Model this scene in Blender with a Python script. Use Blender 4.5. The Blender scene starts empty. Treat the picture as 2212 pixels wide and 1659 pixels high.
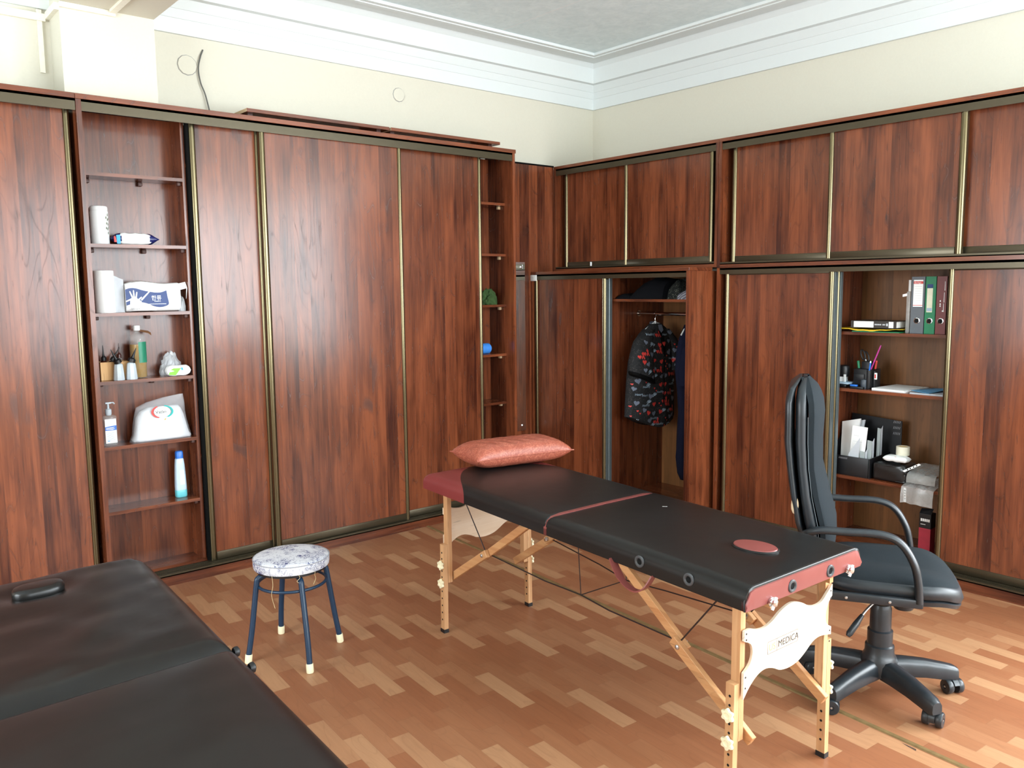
import bpy, bmesh, math, random
from mathutils import Vector, Matrix, noise as mnoise
from mathutils.bvhtree import BVHTree
random.seed(7)
PI = math.pi
R = math.radians
S = bpy.context.scene
COL = S.collection

# ---------------------------------------------------------------- camera, world, daylight, exposure
cam = bpy.data.cameras.new('camera')
cam.sensor_fit = 'HORIZONTAL'; cam.sensor_width = 36.0
cam.lens = 1789.96 / 2212 * 36.0
cam.clip_start = 0.02
co = bpy.data.objects.new('camera', cam); COL.objects.link(co)
yaw, pitch, roll = 0.869853, 0.1161, -0.0103266
fw = Vector((math.cos(yaw)*math.cos(pitch), math.sin(yaw)*math.cos(pitch), -math.sin(pitch)))
rt = Vector((math.sin(yaw), -math.cos(yaw), 0)); up = rt.cross(fw)
r2 = math.cos(roll)*rt + math.sin(roll)*up
u2 = -math.sin(roll)*rt + math.cos(roll)*up
mw = Matrix((r2, u2, -fw)).transposed().to_4x4(); mw.translation = (0, 0, 1.65)
co.matrix_world = mw
S.camera = co

wd = bpy.data.worlds.new('sky'); S.world = wd; wd.use_nodes = True
wd.node_tree.nodes['Background'].inputs[0].default_value = (0.80, 0.90, 1.0, 1)
wd.node_tree.nodes['Background'].inputs[1].default_value = 2.0

def window_light(name, loc, rot, sx, sy, power, col=(0.88, 0.95, 1.0)):
    l = bpy.data.lights.new(name, 'AREA'); l.shape = 'RECTANGLE'; l.size = sx; l.size_y = sy
    l.energy = power; l.color = col
    o = bpy.data.objects.new(name, l); COL.objects.link(o); o.location = loc; o.rotation_euler = rot
    return o
# daylight through openings behind and right; first back and near lamps are added fill
window_light('daylight_and_fill_back', (0.30, -2.05, 1.85), (R(90), 0, 0), 1.5, 2.0, 60)  # added fill lamp, set in a made-up opening
window_light('daylight_and_fill_back', (2.45, -2.05, 1.85), (R(90), 0, 0), 1.5, 2.0, 100)
window_light('daylight_and_fill_back', (4.20, -2.05, 1.85), (R(90), 0, 0), 1.5, 2.0, 140)
window_light('daylight_right', (5.27, -0.65, 1.85), (R(90), 0, R(90)), 2.3, 2.0, 250)
window_light('added_fill_near', (-2.45, 2.6, 1.75), (R(90), 0, R(-90)), 2.2, 1.8, 150)  # added lamp to brighten the right wall and ceiling

S.view_settings.view_transform = 'Standard'
S.view_settings.look = 'None'
S.view_settings.gamma = 1.0
S.view_settings.use_curve_mapping = False
S.view_settings.exposure = 0.18

# ---------------------------------------------------------------- materials
MATS = {}
class NT:
    def __init__(s, name):
        s.m = bpy.data.materials.new(name); s.m.use_nodes = True
        s.t = s.m.node_tree; s.b = s.t.nodes['Principled BSDF']
    def n(s, typ, **kw):
        nd = s.t.nodes.new(typ)
        for k, v in kw.items(): setattr(nd, k, v)
        return nd
    def put(s, sock, v):
        if v is None: return
        if hasattr(v, 'is_linked') or isinstance(v, bpy.types.NodeSocket): s.t.links.new(v, sock)
        else: sock.default_value = v
    def ma(s, op, a, b=None, c=None, clamp=False):
        nd = s.n('ShaderNodeMath', operation=op); nd.use_clamp = clamp
        s.put(nd.inputs[0], a); s.put(nd.inputs[1], b)
        if c is not None: s.put(nd.inputs[2], c)
        return nd.outputs[0]
    def xyz(s, x, y, z=0.0):
        nd = s.n('ShaderNodeCombineXYZ')
        for i, v in enumerate((x, y, z)): s.put(nd.inputs[i], v)
        return nd.outputs[0]
    def sep(s, v):
        nd = s.n('ShaderNodeSeparateXYZ'); s.put(nd.inputs[0], v); return nd.outputs
    def noise(s, vec, scale, detail=2.0, rough=0.5, dist=0.0):
        nd = s.n('ShaderNodeTexNoise'); s.put(nd.inputs['Vector'], vec)
        nd.inputs['Scale'].default_value = scale; nd.inputs['Detail'].default_value = detail
        nd.inputs['Roughness'].default_value = rough; nd.inputs['Distortion'].default_value = dist
        return nd.outputs['Fac']
    def wn(s, vec):
        nd = s.n('ShaderNodeTexWhiteNoise'); nd.noise_dimensions = '3D'; s.put(nd.inputs['Vector'], vec)
        return nd.outputs['Value']
    def mix(s, f, a, b, blend='MIX'):
        nd = s.n('ShaderNodeMix', data_type='RGBA', blend_type=blend)
        s.put(nd.inputs[0], f)
        for sk, v in ((nd.inputs[6], a), (nd.inputs[7], b)):
            if isinstance(v, (tuple, list)): sk.default_value = (*v[:3], 1)
            else: s.t.links.new(v, sk)
        return nd.outputs[2]
    def ramp(s, f, stops, interp='LINEAR'):
        nd = s.n('ShaderNodeValToRGB'); nd.color_ramp.interpolation = interp
        cr = nd.color_ramp
        while len(cr.elements) < len(stops): cr.elements.new(0.5)
        for e, (p, c) in zip(cr.elements, stops): e.position = p; e.color = (*c[:3], 1)
        s.put(nd.inputs[0], f); return nd.outputs[0]
    def bump(s, h, strength=0.2, dist=0.002):
        nd = s.n('ShaderNodeBump'); nd.inputs['Strength'].default_value = strength
        nd.inputs['Distance'].default_value = dist
        s.put(nd.inputs['Height'], h); s.t.links.new(nd.outputs[0], s.b.inputs['Normal'])
    def obj(s): return s.n('ShaderNodeTexCoord').outputs['Object']
    def rnd(s): return s.n('ShaderNodeObjectInfo').outputs['Random']
    def set(s, **kw):
        for k, v in kw.items():
            sk = s.b.inputs[k]
            if isinstance(v, tuple) and len(v) == 3 and sk.type == 'RGBA': v = (*v, 1)
            s.put(sk, v)
        return s

def L(r, g, b):   # sRGB 0-255 -> linear
    f = lambda c: ((c/255+0.055)/1.055)**2.4 if c/255 > 0.04045 else c/255/12.92
    return (f(r), f(g), f(b))

def plain(name, col, rough=0.5, metal=0.0, spec=0.5, coat=0.0, nz=0.06, nscale=40.0, bump=0.0, bscale=300.0, sheen=0.0):
    if name in MATS: return MATS[name]
    k = NT(name); o = k.obj()
    f = k.noise(o, nscale, 3)
    dk = tuple(c*(1-nz*2) for c in col); lt = tuple(min(1, c*(1+nz*2)) for c in col)
    k.set(**{'Base Color': k.mix(f, dk, lt), 'Roughness': rough, 'Metallic': metal, 'Specular IOR Level': spec, 'Coat Weight': coat, 'Sheen Weight': sheen})
    if bump: k.bump(k.noise(o, bscale, 3), bump, 0.001)
    MATS[name] = k.m; return k.m

def wood(name, dark, light, axis, rough=0.30, line=0.38, stripw=0.085, bmp=0.0, ring=1.0):
    k = NT(name); x, y, z = k.sep(k.obj()); rd = k.rnd()
    if axis == 'z': h = k.ma('ADD', x, y); w = z
    elif axis == 'x': h = k.ma('ADD', y, z); w = x
    else: h = k.ma('ADD', x, z); w = y
    h = k.ma('ADD', h, k.ma('MULTIPLY', rd, 7.3)); w = k.ma('ADD', w, k.ma('MULTIPLY', rd, 13.1))
    hw = k.ma('ADD', k.ma('DIVIDE', h, stripw), k.ma('MULTIPLY', k.noise(k.xyz(h, 0.0, 2.2), 2.3, 1), 1.6))
    st = k.wn(k.xyz(k.ma('FLOOR', hw), 3.3, rd))
    w2 = k.ma('ADD', w, k.ma('MULTIPLY', st, 5.0))
    band = k.noise(k.xyz(h, k.ma('MULTIPLY', w2, 0.10), rd), 17, 3, 0.55, 0.4)
    blot = k.noise(k.xyz(h, k.ma('MULTIPLY', w2, 0.33), rd), 6.5, 2, 0.5, 0.6)
    streak = k.noise(k.xyz(h, k.ma('MULTIPLY', w2, 0.025), st), 85, 4, 0.65)
    cn = k.noise(k.xyz(h, k.ma('MULTIPLY', w2, 0.17), st), 6.0, 1.5, 0.45, 0.25)
    sn = k.ma('ABSOLUTE', k.ma('SINE', k.ma('MULTIPLY', cn, 46.0*ring)))
    ln = k.ma('SUBTRACT', 1.0, k.ma('MULTIPLY', sn, 3.2), clamp=True)
    msk = k.ma('MULTIPLY', k.ma('SUBTRACT', k.noise(k.xyz(h, k.ma('MULTIPLY', w2, 0.3), 9.0), 4.0, 2), 0.42), 7.0, clamp=True)
    ln = k.ma('MULTIPLY', ln, msk)
    dots = k.noise(k.xyz(h, k.ma('MULTIPLY', w2, 0.12), 4.0), 75, 2, 0.5)
    dots = k.ma('MULTIPLY', k.ma('SUBTRACT', dots, 0.63), 9.0, clamp=True)
    kn = k.noise(k.xyz(h, k.ma('MULTIPLY', w2, 0.42), 7.7), 7.0, 1.0, 0.4, 0.5)
    kn = k.ma('MULTIPLY', k.ma('SUBTRACT', kn, 0.70), 9.0, clamp=True)
    f = k.ma('ADD', k.ma('MULTIPLY', band, 0.85), k.ma('MULTIPLY', st, 0.28))
    f = k.ma('ADD', f, k.ma('MULTIPLY', streak, 0.62))
    f = k.ma('ADD', f, k.ma('MULTIPLY', blot, 0.55))
    f = k.ma('MULTIPLY', k.ma('SUBTRACT', f, 0.86), 1.8, clamp=True)
    c = k.mix(f, dark, light)
    dm = k.ma('ADD', k.ma('MULTIPLY', ln, line), k.ma('ADD', k.ma('MULTIPLY', dots, 0.5), k.ma('MULTIPLY', kn, 0.6)), clamp=True)
    c = k.mix(dm, c, tuple(d*0.45 for d in dark))
    k.set(**{'Base Color': c, 'Roughness': k.ma('ADD', rough, k.ma('MULTIPLY', dm, 0.18)), 'Specular IOR Level': 0.52})
    if bmp: k.bump(k.ma('SUBTRACT', k.ma('MULTIPLY', streak, 0.5), dm), bmp, 0.0008)
    MATS[name] = k.m; return k.m

CD, CL = (0.050, 0.0112, 0.0052), (0.232, 0.064, 0.0245)
W_V = wood('cherry_upright', CD, CL, 'z', 0.22)
W_X = wood('cherry_along_x', CD, CL, 'x', 0.22)
W_Y = wood('cherry_along_y', CD, CL, 'y', 0.22)
W_B = wood('backboard_ochre', (0.13, 0.055, 0.016), (0.26, 0.105, 0.032), 'z', 0.45, line=0.12, stripw=0.12, bmp=0.0)
BEECH = wood('beech', L(184, 134, 90), L(208, 164, 120), 'z', 0.38, line=0.15, stripw=0.03, bmp=0.03)
BEECHR = wood('beech_rail', L(180, 124, 80), L(204, 156, 108), 'y', 0.38, line=0.15, stripw=0.03, bmp=0.03)
BIRCH = wood('birch_ply', L(222, 198, 170), L(238, 220, 198), 'x', 0.36, line=0.08, stripw=0.2, bmp=0.0)
BOXW = wood('pine_box', L(200, 152, 96), L(228, 184, 130), 'z', 0.6, line=0.15, stripw=0.03, bmp=0.0)
EDGE = plain('cherry_edging', L(138, 72, 60), 0.35)
RAW = plain('raw_chipboard', L(190, 165, 130), 0.9)
BRONZE = plain('bronze_anodised', (0.082, 0.066, 0.040), 0.30, 0.6, nz=0.03)
GOLD = plain('gold_anodised', (0.165, 0.135, 0.075), 0.22, 0.9, nz=0.02)
STEELB = plain('stile_back_steel', L(112, 122, 124), 0.35, 0.6)
BLACK = plain('black_trim_and_gap_shade', (0.003, 0.003, 0.003), 0.8, spec=0.1)  # black of real trims, and of the shade painted into the wardrobe gap
CHROME = plain('chrome', (0.75, 0.75, 0.76), 0.12, 1.0, nz=0.01)
STEEL = plain('galvanised_steel', (0.55, 0.56, 0.57), 0.3, 0.9)
WALLM = plain('cream_wallpaper', L(215, 211, 195), 0.85, nz=0.015, nscale=90, bump=0.08, bscale=260)
WHITEP = plain('white_paint', L(222, 228, 227), 0.6, nz=0.006)
BROWNP = plain('brown_bracket', L(70, 40, 32), 0.5)
BLKPL = plain('black_plastic', (0.007, 0.0075, 0.009), 0.42, nz=0.15)
CHPL = plain('chair_plastic', (0.017, 0.021, 0.025), 0.34, nz=0.25, nscale=18)
CHLEA = plain('chair_leather', (0.012, 0.016, 0.020), 0.42, nz=0.1, bump=0.08, bscale=500)
CHFAB = plain('chair_fabric', (0.012, 0.0165, 0.020), 0.92, spec=0.2, nz=0.2, nscale=300)
IVORY = plain('ivory_plastic', L(240, 232, 196), 0.4, nz=0.03)
WHITE = plain('white_plastic', L(243, 245, 244), 0.35, nz=0.01)
PAPER = plain('white_paper', L(240, 240, 238), 0.8, nz=0.01)
PAPER2 = plain('grey_paper', L(196, 200, 206), 0.8, nz=0.02)
BLUEST = plain('blue_enamel', L(24, 50, 74), 0.34, nz=0.05)
BLUE = plain('blue_plastic', L(36, 110, 205), 0.35)
NAVY = plain('navy_print', L(12, 50, 112), 0.45)
NAVYF = plain('navy_cloth', L(22, 25, 44), 0.95, spec=0.15, nz=0.12, nscale=120, bump=0.2, bscale=700)
BLKF = plain('black_cloth', L(17, 18, 22), 0.95, spec=0.15, nz=0.2, nscale=150, bump=0.2, bscale=600)
GREENF = plain('green_cloth', L(60, 82, 48), 0.95, spec=0.1, nz=0.15, bump=0.3, bscale=300)
GREYF = plain('grey_cloth', L(128, 128, 140), 0.95, spec=0.1, nz=0.1)
RED = plain('red_print', L(206, 62, 56), 0.5)
TEAL = plain('teal_print', L(0, 165, 160), 0.5)
LIME = plain('lime_print', L(120, 200, 40), 0.45)
CYAN = plain('cyan_print', L(40, 160, 215), 0.45)
ORANGE = plain('orange_print', L(230, 160, 50), 0.5)
INK = plain('dark_ink', L(50, 45, 45), 0.6)
PALEINK = plain('pale_gold_ink', L(190, 150, 92), 0.6)
GREYINK = plain('grey_ink', L(150, 150, 155), 0.6)
BLUEGREY = plain('blue_grey_print', L(104, 112, 128), 0.7)
LTBLUE = plain('pale_blue_print', L(160, 182, 200), 0.7)
GREEN = plain('green_plastic', L(16, 120, 78), 0.4)
GREYB = plain('grey_binder', L(92, 98, 104), 0.4)
DKGREYB = plain('dark_grey_binder', L(58, 66, 74), 0.4)
MAROONB = plain('maroon_binder', L(110, 44, 44), 0.3)
YELLOW = plain('yellow_folder', L(222, 184, 30), 0.45)
PINK = plain('pink_plastic', L(190, 60, 150), 0.4)
CARDG = plain('grey_card', L(158, 166, 166), 0.7)
AMBER = plain('amber_glass_dropper', L(70, 30, 22), 0.2)
CABLE = plain('grey_cable', L(92, 92, 88), 0.5)
CORD = plain('dark_cord', L(38, 22, 20), 0.6)
FOAMY = plain('exposed_foam', L(214, 192, 158), 0.9)
TAPEM = plain('masking_tape', L(232, 228, 206), 0.55)
SLOT = plain('hole_shadow', (0.002, 0.002, 0.002), 0.9)
MIRROR = plain('mirror_silver', (0.86, 0.88, 0.87), 0.02, 1.0, nz=0.0)
HAIRL = plain('sewing_thread', L(214, 196, 150), 0.8)

def vinyl(name, col, rough=0.34):
    k = NT(name); o = k.obj()
    k.set(**{'Base Color': k.mix(k.noise(o, 6, 3), tuple(c*0.8 for c in col), tuple(c*1.2 for c in col)),
             'Roughness': k.ma('ADD', rough-0.05, k.ma('MULTIPLY', k.noise(o, 5, 4), 0.1)), 'Specular IOR Level': 0.36})
    k.bump(k.noise(o, 7, 2), 0.25, 0.004)
    MATS[name] = k.m; return k.m
VBLACK = vinyl('black_vinyl', (0.0085, 0.008, 0.0075))
VBLACK2 = vinyl('dark_vinyl', (0.0085, 0.008, 0.0078), 0.31)
VMAROON = vinyl('maroon_vinyl', L(124, 66, 62), 0.30)

def two_tone():
    k = NT('black_and_maroon_vinyl'); s, t, _ = k.sep(k.n('ShaderNodeUVMap').outputs[0]); o = k.obj()
    edge = k.ma('SUBTRACT', 0.93, k.ma('MULTIPLY', k.ma('MULTIPLY', s, s), 3.4))
    m = k.ma('GREATER_THAN', t, edge)
    nr = k.noise(o, 6, 3)
    blk = k.mix(nr, (0.008, 0.0076, 0.0072), (0.012, 0.0115, 0.011)); mar = k.mix(nr, L(114, 46, 46), L(124, 54, 52))
    k.set(**{'Base Color': k.mix(m, blk, mar), 'Roughness': k.ma('ADD', 0.29, k.ma('MULTIPLY', k.noise(o, 5, 4), 0.1)), 'Specular IOR Level': 0.36})
    k.bump(k.noise(o, 7, 2), 0.25, 0.004)
    return k.m
VTWO = two_tone()

def pillow_mat():
    k = NT('crinkled_terracotta_vinyl'); o = k.obj()
    n = k.noise(o, 14, 4, 0.6, 3.0)
    ln = k.ma('SUBTRACT', 1.0, k.ma('MULTIPLY', k.ma('ABSOLUTE', k.ma('SUBTRACT', n, 0.5)), 30.0), clamp=True)
    n2 = k.noise(o, 24, 3, 0.6, 4.0)
    ln2 = k.ma('SUBTRACT', 1.0, k.ma('MULTIPLY', k.ma('ABSOLUTE', k.ma('SUBTRACT', n2, 0.52)), 34.0), clamp=True)
    f = k.ma('ADD', ln, k.ma('MULTIPLY', ln2, 0.6), clamp=True)
    c = k.mix(k.noise(o, 9, 3), L(140, 68, 52), L(164, 86, 68))
    k.set(**{'Base Color': k.mix(k.ma('MULTIPLY', f, 0.75), c, L(206, 126, 100)), 'Roughness': 0.33})
    k.bump(f, 0.2, 0.001); return k.m
PILLOWM = pillow_mat()

def floor_mat():
    k = NT('laminate_floor'); x, y, z = k.sep(k.obj())
    a = R(-94.2); ca, sa = math.cos(a), math.sin(a)
    l = k.ma('ADD', k.ma('MULTIPLY', x, ca), k.ma('MULTIPLY', y, sa))
    c = k.ma('ADD', k.ma('MULTIPLY', x, -sa), k.ma('MULTIPLY', y, ca))
    row = k.ma('FLOOR', k.ma('DIVIDE', c, 0.0735))
    off = k.ma('ADD', k.ma('MULTIPLY', row, 0.0529), k.ma('MULTIPLY', k.wn(k.xyz(row, 1.7, 0.0)), 0.035))
    lc = k.ma('ADD', k.ma('DIVIDE', l, 0.335), k.ma('MULTIPLY', off, 7.0))
    colr = k.ma('FLOOR', lc)
    v = k.ma('FRACT', k.ma('ADD', k.ma('ADD', k.ma('MULTIPLY', colr, 0.4142), k.ma('MULTIPLY', row, 0.7321)), k.ma('MULTIPLY', k.wn(k.xyz(row, colr, 0.5)), 0.22))); v2 = k.wn(k.xyz(colr, row, 4.5))
    base = k.ramp(v, [(0.0, L(146, 91, 60)), (0.3, L(152, 98, 66)), (0.55, L(157, 105, 72)), (0.74, L(164, 113, 79)), (0.77, L(174, 126, 90)), (1.0, L(182, 137, 100))])
    g = k.noise(k.xyz(k.ma('ADD', c, k.ma('MULTIPLY', v, 9.0)), k.ma('MULTIPLY', l, 0.07), v2), 60, 4, 0.6, 0.3)
    cn = k.noise(k.xyz(k.ma('ADD', c, k.ma('MULTIPLY', v2, 9.0)), k.ma('MULTIPLY', l, 0.22), v), 9, 1)
    ln = k.ma('SUBTRACT', 1.0, k.ma('MULTIPLY', k.ma('ABSOLUTE', k.ma('SINE', k.ma('MULTIPLY', cn, 26.0))), 3.5), clamp=True)
    bc = k.mix(k.ma('MULTIPLY', g, 0.45), base, k.mix(0.72, base, (0.10, 0.035, 0.015)))
    bc = k.mix(k.ma('MULTIPLY', ln, 0.14), bc, (0.12, 0.045, 0.02))
    fr = k.ma('FRACT', lc); fc = k.ma('FRACT', k.ma('DIVIDE', c, 0.0735))
    j = k.ma('MAXIMUM', k.ma('LESS_THAN', fr, 0.006), k.ma('LESS_THAN', fc, 0.02))
    bc = k.mix(k.ma('MULTIPLY', j, 0.22), bc, (0.06, 0.025, 0.012))
    k.set(**{'Base Color': bc, 'Roughness': k.ma('ADD', 0.36, k.ma('MULTIPLY', g, 0.12))})
    return k.m
FLOORM = floor_mat()

def ceil_mat():
    k = NT('mottled_ceiling_paper'); o = k.obj()
    n = k.noise(o, 9, 5, 0.65, 0.8); n2 = k.noise(o, 30, 3, 0.6)
    f = k.ma('ADD', k.ma('MULTIPLY', n, 0.7), k.ma('MULTIPLY', n2, 0.3))
    f = k.ma('MULTIPLY', k.ma('SUBTRACT', f, 0.32), 2.6, clamp=True)
    x, y, z = k.sep(o)
    j = k.ma('LESS_THAN', k.ma('FRACT', k.ma('DIVIDE', k.ma('ADD', x, 0.35), 1.06)), 0.005)
    c = k.mix(f, L(212, 228, 230), L(234, 247, 248)); c = k.mix(j, c, L(238, 240, 240))
    k.set(**{'Base Color': c, 'Roughness': 0.85}); k.bump(f, 0.25, 0.003); return k.m
CEILM = ceil_mat()

def toile_mat():
    k = NT('white_oilcloth_with_blue_flowers'); o = k.obj()
    m = k.ma('MULTIPLY', k.ma('SUBTRACT', k.noise(o, 15, 2, 0.5), 0.47), 9.0, clamp=True)
    n = k.noise(o, 46, 2, 0.55, 2.2)
    l1 = k.ma('SUBTRACT', 1.0, k.ma('MULTIPLY', k.ma('ABSOLUTE', k.ma('SUBTRACT', n, 0.5)), 13.0), clamp=True)
    l1 = k.ma('MULTIPLY', l1, m)
    bl = k.ma('MULTIPLY', k.ma('SUBTRACT', k.noise(o, 58, 2, 0.5, 1.0), 0.575), 14.0, clamp=True)
    bl = k.ma('MULTIPLY', bl, m)
    n3 = k.noise(o, 16, 2, 0.5, 1.5)
    st = k.ma('SUBTRACT', 1.0, k.ma('MULTIPLY', k.ma('ABSOLUTE', k.ma('SUBTRACT', n3, 0.46)), 90.0), clamp=True)
    f = k.ma('MAXIMUM', k.ma('MAXIMUM', l1, bl), k.ma('MULTIPLY', st, 0.8))
    k.set(**{'Base Color': k.mix(f, L(206, 207, 212), L(40, 52, 108)), 'Roughness': 0.38}); return k.m
TOILE = toile_mat()

def scrawl_mat(name, base, mark, scale=60.0, thr=0.55):
    k = NT(name); o = k.obj()
    n = k.noise(o, scale, 2, 0.5, 2.0)
    f = k.ma('MULTIPLY', k.ma('SUBTRACT', n, thr), 18.0, clamp=True)
    k.set(**{'Base Color': k.mix(f, base, mark), 'Roughness': 0.9}); return k.m
PATTF = scrawl_mat('patterned_cloth', L(22, 26, 24), L(120, 124, 110), 70, 0.60)
def shirt_mat():
    k = NT('black_cloth_with_vines'); o = k.obj()
    n = k.noise(o, 16, 3, 0.6, 2.0)
    ln = k.ma('SUBTRACT', 1.0, k.ma('MULTIPLY', k.ma('ABSOLUTE', k.ma('SUBTRACT', n, 0.5)), 60.0), clamp=True)
    c = k.mix(k.noise(o, 7, 2), L(28, 28, 30), L(44, 45, 46))
    k.set(**{'Base Color': k.mix(k.ma('MULTIPLY', ln, 0.55), c, L(96, 90, 88)), 'Roughness': 0.9, 'Specular IOR Level': 0.2}); return k.m
SHIRTM = shirt_mat()
STRIPED = None
def stripe_mat():
    k = NT('striped_grey_cloth'); x, y, z = k.sep(k.obj())
    n = k.noise(k.obj(), 20, 2)
    f = k.ma('SINE', k.ma('MULTIPLY', k.ma('ADD', k.ma('ADD', y, k.ma('MULTIPLY', z, 1.3)), k.ma('MULTIPLY', n, 0.06)), 190.0))
    k.set(**{'Base Color': k.mix(k.ma('MULTIPLY', k.ma('ADD', f, 0.6), 0.6, clamp=True), L(92, 92, 104), L(170, 170, 178)), 'Roughness': 0.95}); return k.m
STRIPED = stripe_mat()

def clear(name, col, alpha, rough=0.15):
    k = NT(name); o = k.obj(); n = k.noise(o, 30, 3, 0.6, 1.0)
    k.set(**{'Base Color': (*col, 1), 'Roughness': rough, 'Alpha': k.ma('ADD', alpha-0.1, k.ma('MULTIPLY', n, 0.2), clamp=True), 'Specular IOR Level': 0.7})
    k.bump(n, 0.5, 0.004); MATS[name] = k.m; return k.m
POLY = clear('clear_polythene', L(225, 228, 232), 0.26)
POLYW = clear('milky_polythene', L(206, 210, 214), 0.5)
GLASSY = clear('clear_bottle_plastic', L(215, 225, 225), 0.13, 0.08)
OILM = clear('yellow_oil', L(168, 124, 4), 0.88, 0.08)
SLEEVE = clear('clear_sleeve', L(205, 205, 202), 0.42, 0.2)
BLKBAG = plain('black_polythene', (0.012, 0.011, 0.011), 0.22, nz=0.2, bump=0.5, bscale=45)
FROST = clear('frosted_plastic', L(200, 212, 220), 0.9, 0.3)

# ---------------------------------------------------------------- geometry helpers
WL = {}
def tag(o, label=None, cat=None, group=None, kind=None):
    if label: o['label'] = label
    if cat: o['category'] = cat
    if group: o['group'] = group
    if kind: o['kind'] = kind
    return o

def thing(name, label, cat, loc, group=None):
    o = bpy.data.objects.new(name, None); COL.objects.link(o)
    o.empty_display_size = 0.05; o.location = loc; WL[o] = Vector(loc)
    return tag(o, label, cat, group)

def obj(name, bm, mat, parent=None, smooth=38, label=None, cat=None, group=None, kind=None, uv=None, origin=None):
    if origin is None:
        xs = [v.co.x for v in bm.verts]; ys = [v.co.y for v in bm.verts]; zs = [v.co.z for v in bm.verts]
        origin = Vector(((min(xs)+max(xs))/2, (min(ys)+max(ys))/2, min(zs)))
    origin = Vector(origin)
    if uv:
        lay = bm.loops.layers.uv.new('UVMap')
        for f in bm.faces:
            for lp in f.loops: lp[lay].uv = uv(lp.vert.co)
    bmesh.ops.translate(bm, verts=bm.verts[:], vec=-origin)
    me = bpy.data.meshes.new(name); bm.to_mesh(me); bm.free()
    mats = mat if isinstance(mat, (list, tuple)) else [mat]
    for m in mats: me.materials.append(m)
    if smooth:
        for p in me.polygons: p.use_smooth = True
        me.set_sharp_from_angle(angle=R(smooth))
    o = bpy.data.objects.new(name, me); COL.objects.link(o)
    if parent is not None:
        o.parent = parent; o.location = origin - WL[parent]
    else: o.location = origin
    WL[o] = origin
    return tag(o, label, cat, group, kind)

def dup(root, delta, label=None):
    def cp(o, par):
        c = o.copy(); COL.objects.link(c)
        if par is not None: c.parent = par
        for ch in o.children: cp(ch, c)
        return c
    c = cp(root, None); c.location = Vector(root.location) + Vector(delta)
    if label: c['label'] = label
    return c

def nb(): return bmesh.new()
def box(bm, x0, x1, y0, y1, z0, z1, bev=0.0, seg=2, xf=None):
    if x0 > x1: x0, x1 = x1, x0
    if y0 > y1: y0, y1 = y1, y0
    if z0 > z1: z0, z1 = z1, z0
    P = [(x, y, z) for z in (z0, z1) for y in (y0, y1) for x in (x0, x1)]
    vs = [bm.verts.new(p) for p in P]
    fs = [bm.faces.new([vs[i] for i in q]) for q in ((0,2,3,1), (4,5,7,6), (0,1,5,4), (2,6,7,3), (0,4,6,2), (1,3,7,5))]
    if bev:
        es = list({e for f in fs for e in f.edges})
        r = bmesh.ops.bevel(bm, geom=es, offset=bev, segments=seg, affect='EDGES', profile=0.5)
        vs = list({v for v in r['verts']} | {v for v in vs if v.is_valid})
    if xf:
        for v in vs: v.co = Vector(xf(v.co))
    return vs
def B(*a, **k):
    bm = nb(); box(bm, *a, **k); return bm

def tube(bm, pts, r, seg=10, closed=False, caps=True):
    pts = [Vector(p) for p in pts]; n = len(pts)
    rr = r if isinstance(r, (list, tuple)) else [r]*n
    rings = []; prev = None
    for i, p in enumerate(pts):
        if closed: t = (pts[(i+1) % n]-pts[i-1]).normalized()
        else: t = (pts[min(i+1, n-1)]-pts[max(i-1, 0)]).normalized()
        if prev is None:
            a = t.orthogonal().normalized()
        else:
            a = (prev - t*prev.dot(t)); a = a.normalized() if a.length > 1e-6 else t.orthogonal().normalized()
        prev = a; b = t.cross(a)
        rings.append([bm.verts.new(p + (a*math.cos(2*PI*j/seg)+b*math.sin(2*PI*j/seg))*rr[i]) for j in range(seg)])
    m = n if closed else n-1
    for i in range(m):
        A, C = rings[i], rings[(i+1) % n]
        for j in range(seg): bm.faces.new((A[j], A[(j+1) % seg], C[(j+1) % seg], C[j]))
    if caps and not closed:
        bm.faces.new(rings[0][::-1]); bm.faces.new(rings[-1])
def TB(*a, **k):
    bm = nb(); tube(bm, *a, **k); return bm

def spline(pts, n=6):
    pts = [Vector(p) for p in pts]; out = []
    for i in range(len(pts)-1):
        p0 = pts[max(i-1, 0)]; p1 = pts[i]; p2 = pts[i+1]; p3 = pts[min(i+2, len(pts)-1)]
        for j in range(n):
            t = j/n
            out.append(0.5*((2*p1)+(p2-p0)*t+(2*p0-5*p1+4*p2-p3)*t*t+(3*p1-p0-3*p2+p3)*t**3))
    out.append(pts[-1]); return out

def loft(bm, rings, cap=True, closed=True):
    vr = [[bm.verts.new(p) for p in ring] for ring in rings]
    k = len(vr[0])
    for A, C in zip(vr, vr[1:]):
        for j in range(k if closed else k-1):
            bm.faces.new((A[j], A[(j+1) % k], C[(j+1) % k], C[j]))
    if cap:
        bm.faces.new(vr[0][::-1]); bm.faces.new(vr[-1])
    return vr

def lathe(bm, prof, c, seg=24, axis=(0, 0, 1), sx=1.0, sy=1.0):
    ax = Vector(axis).normalized(); q = Vector((0, 0, 1)).rotation_difference(ax); c = Vector(c)
    rings = [[c + q @ Vector((r*sx*math.cos(2*PI*j/seg), r*sy*math.sin(2*PI*j/seg), z)) for j in range(seg)] for r, z in prof]
    loft(bm, rings)
def LT(*a, **k):
    bm = nb(); lathe(bm, *a, **k); return bm

def prism(bm, pts, fn, d0, d1):   # polygon pts (a,b), extruded d0..d1 ; fn(a,b,d)->world
    loft(bm, [[fn(a, b, d0) for a, b in pts], [fn(a, b, d1) for a, b in pts]])

def fixn(bm):
    bmesh.ops.recalc_face_normals(bm, faces=bm.faces[:]); return bm

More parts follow.
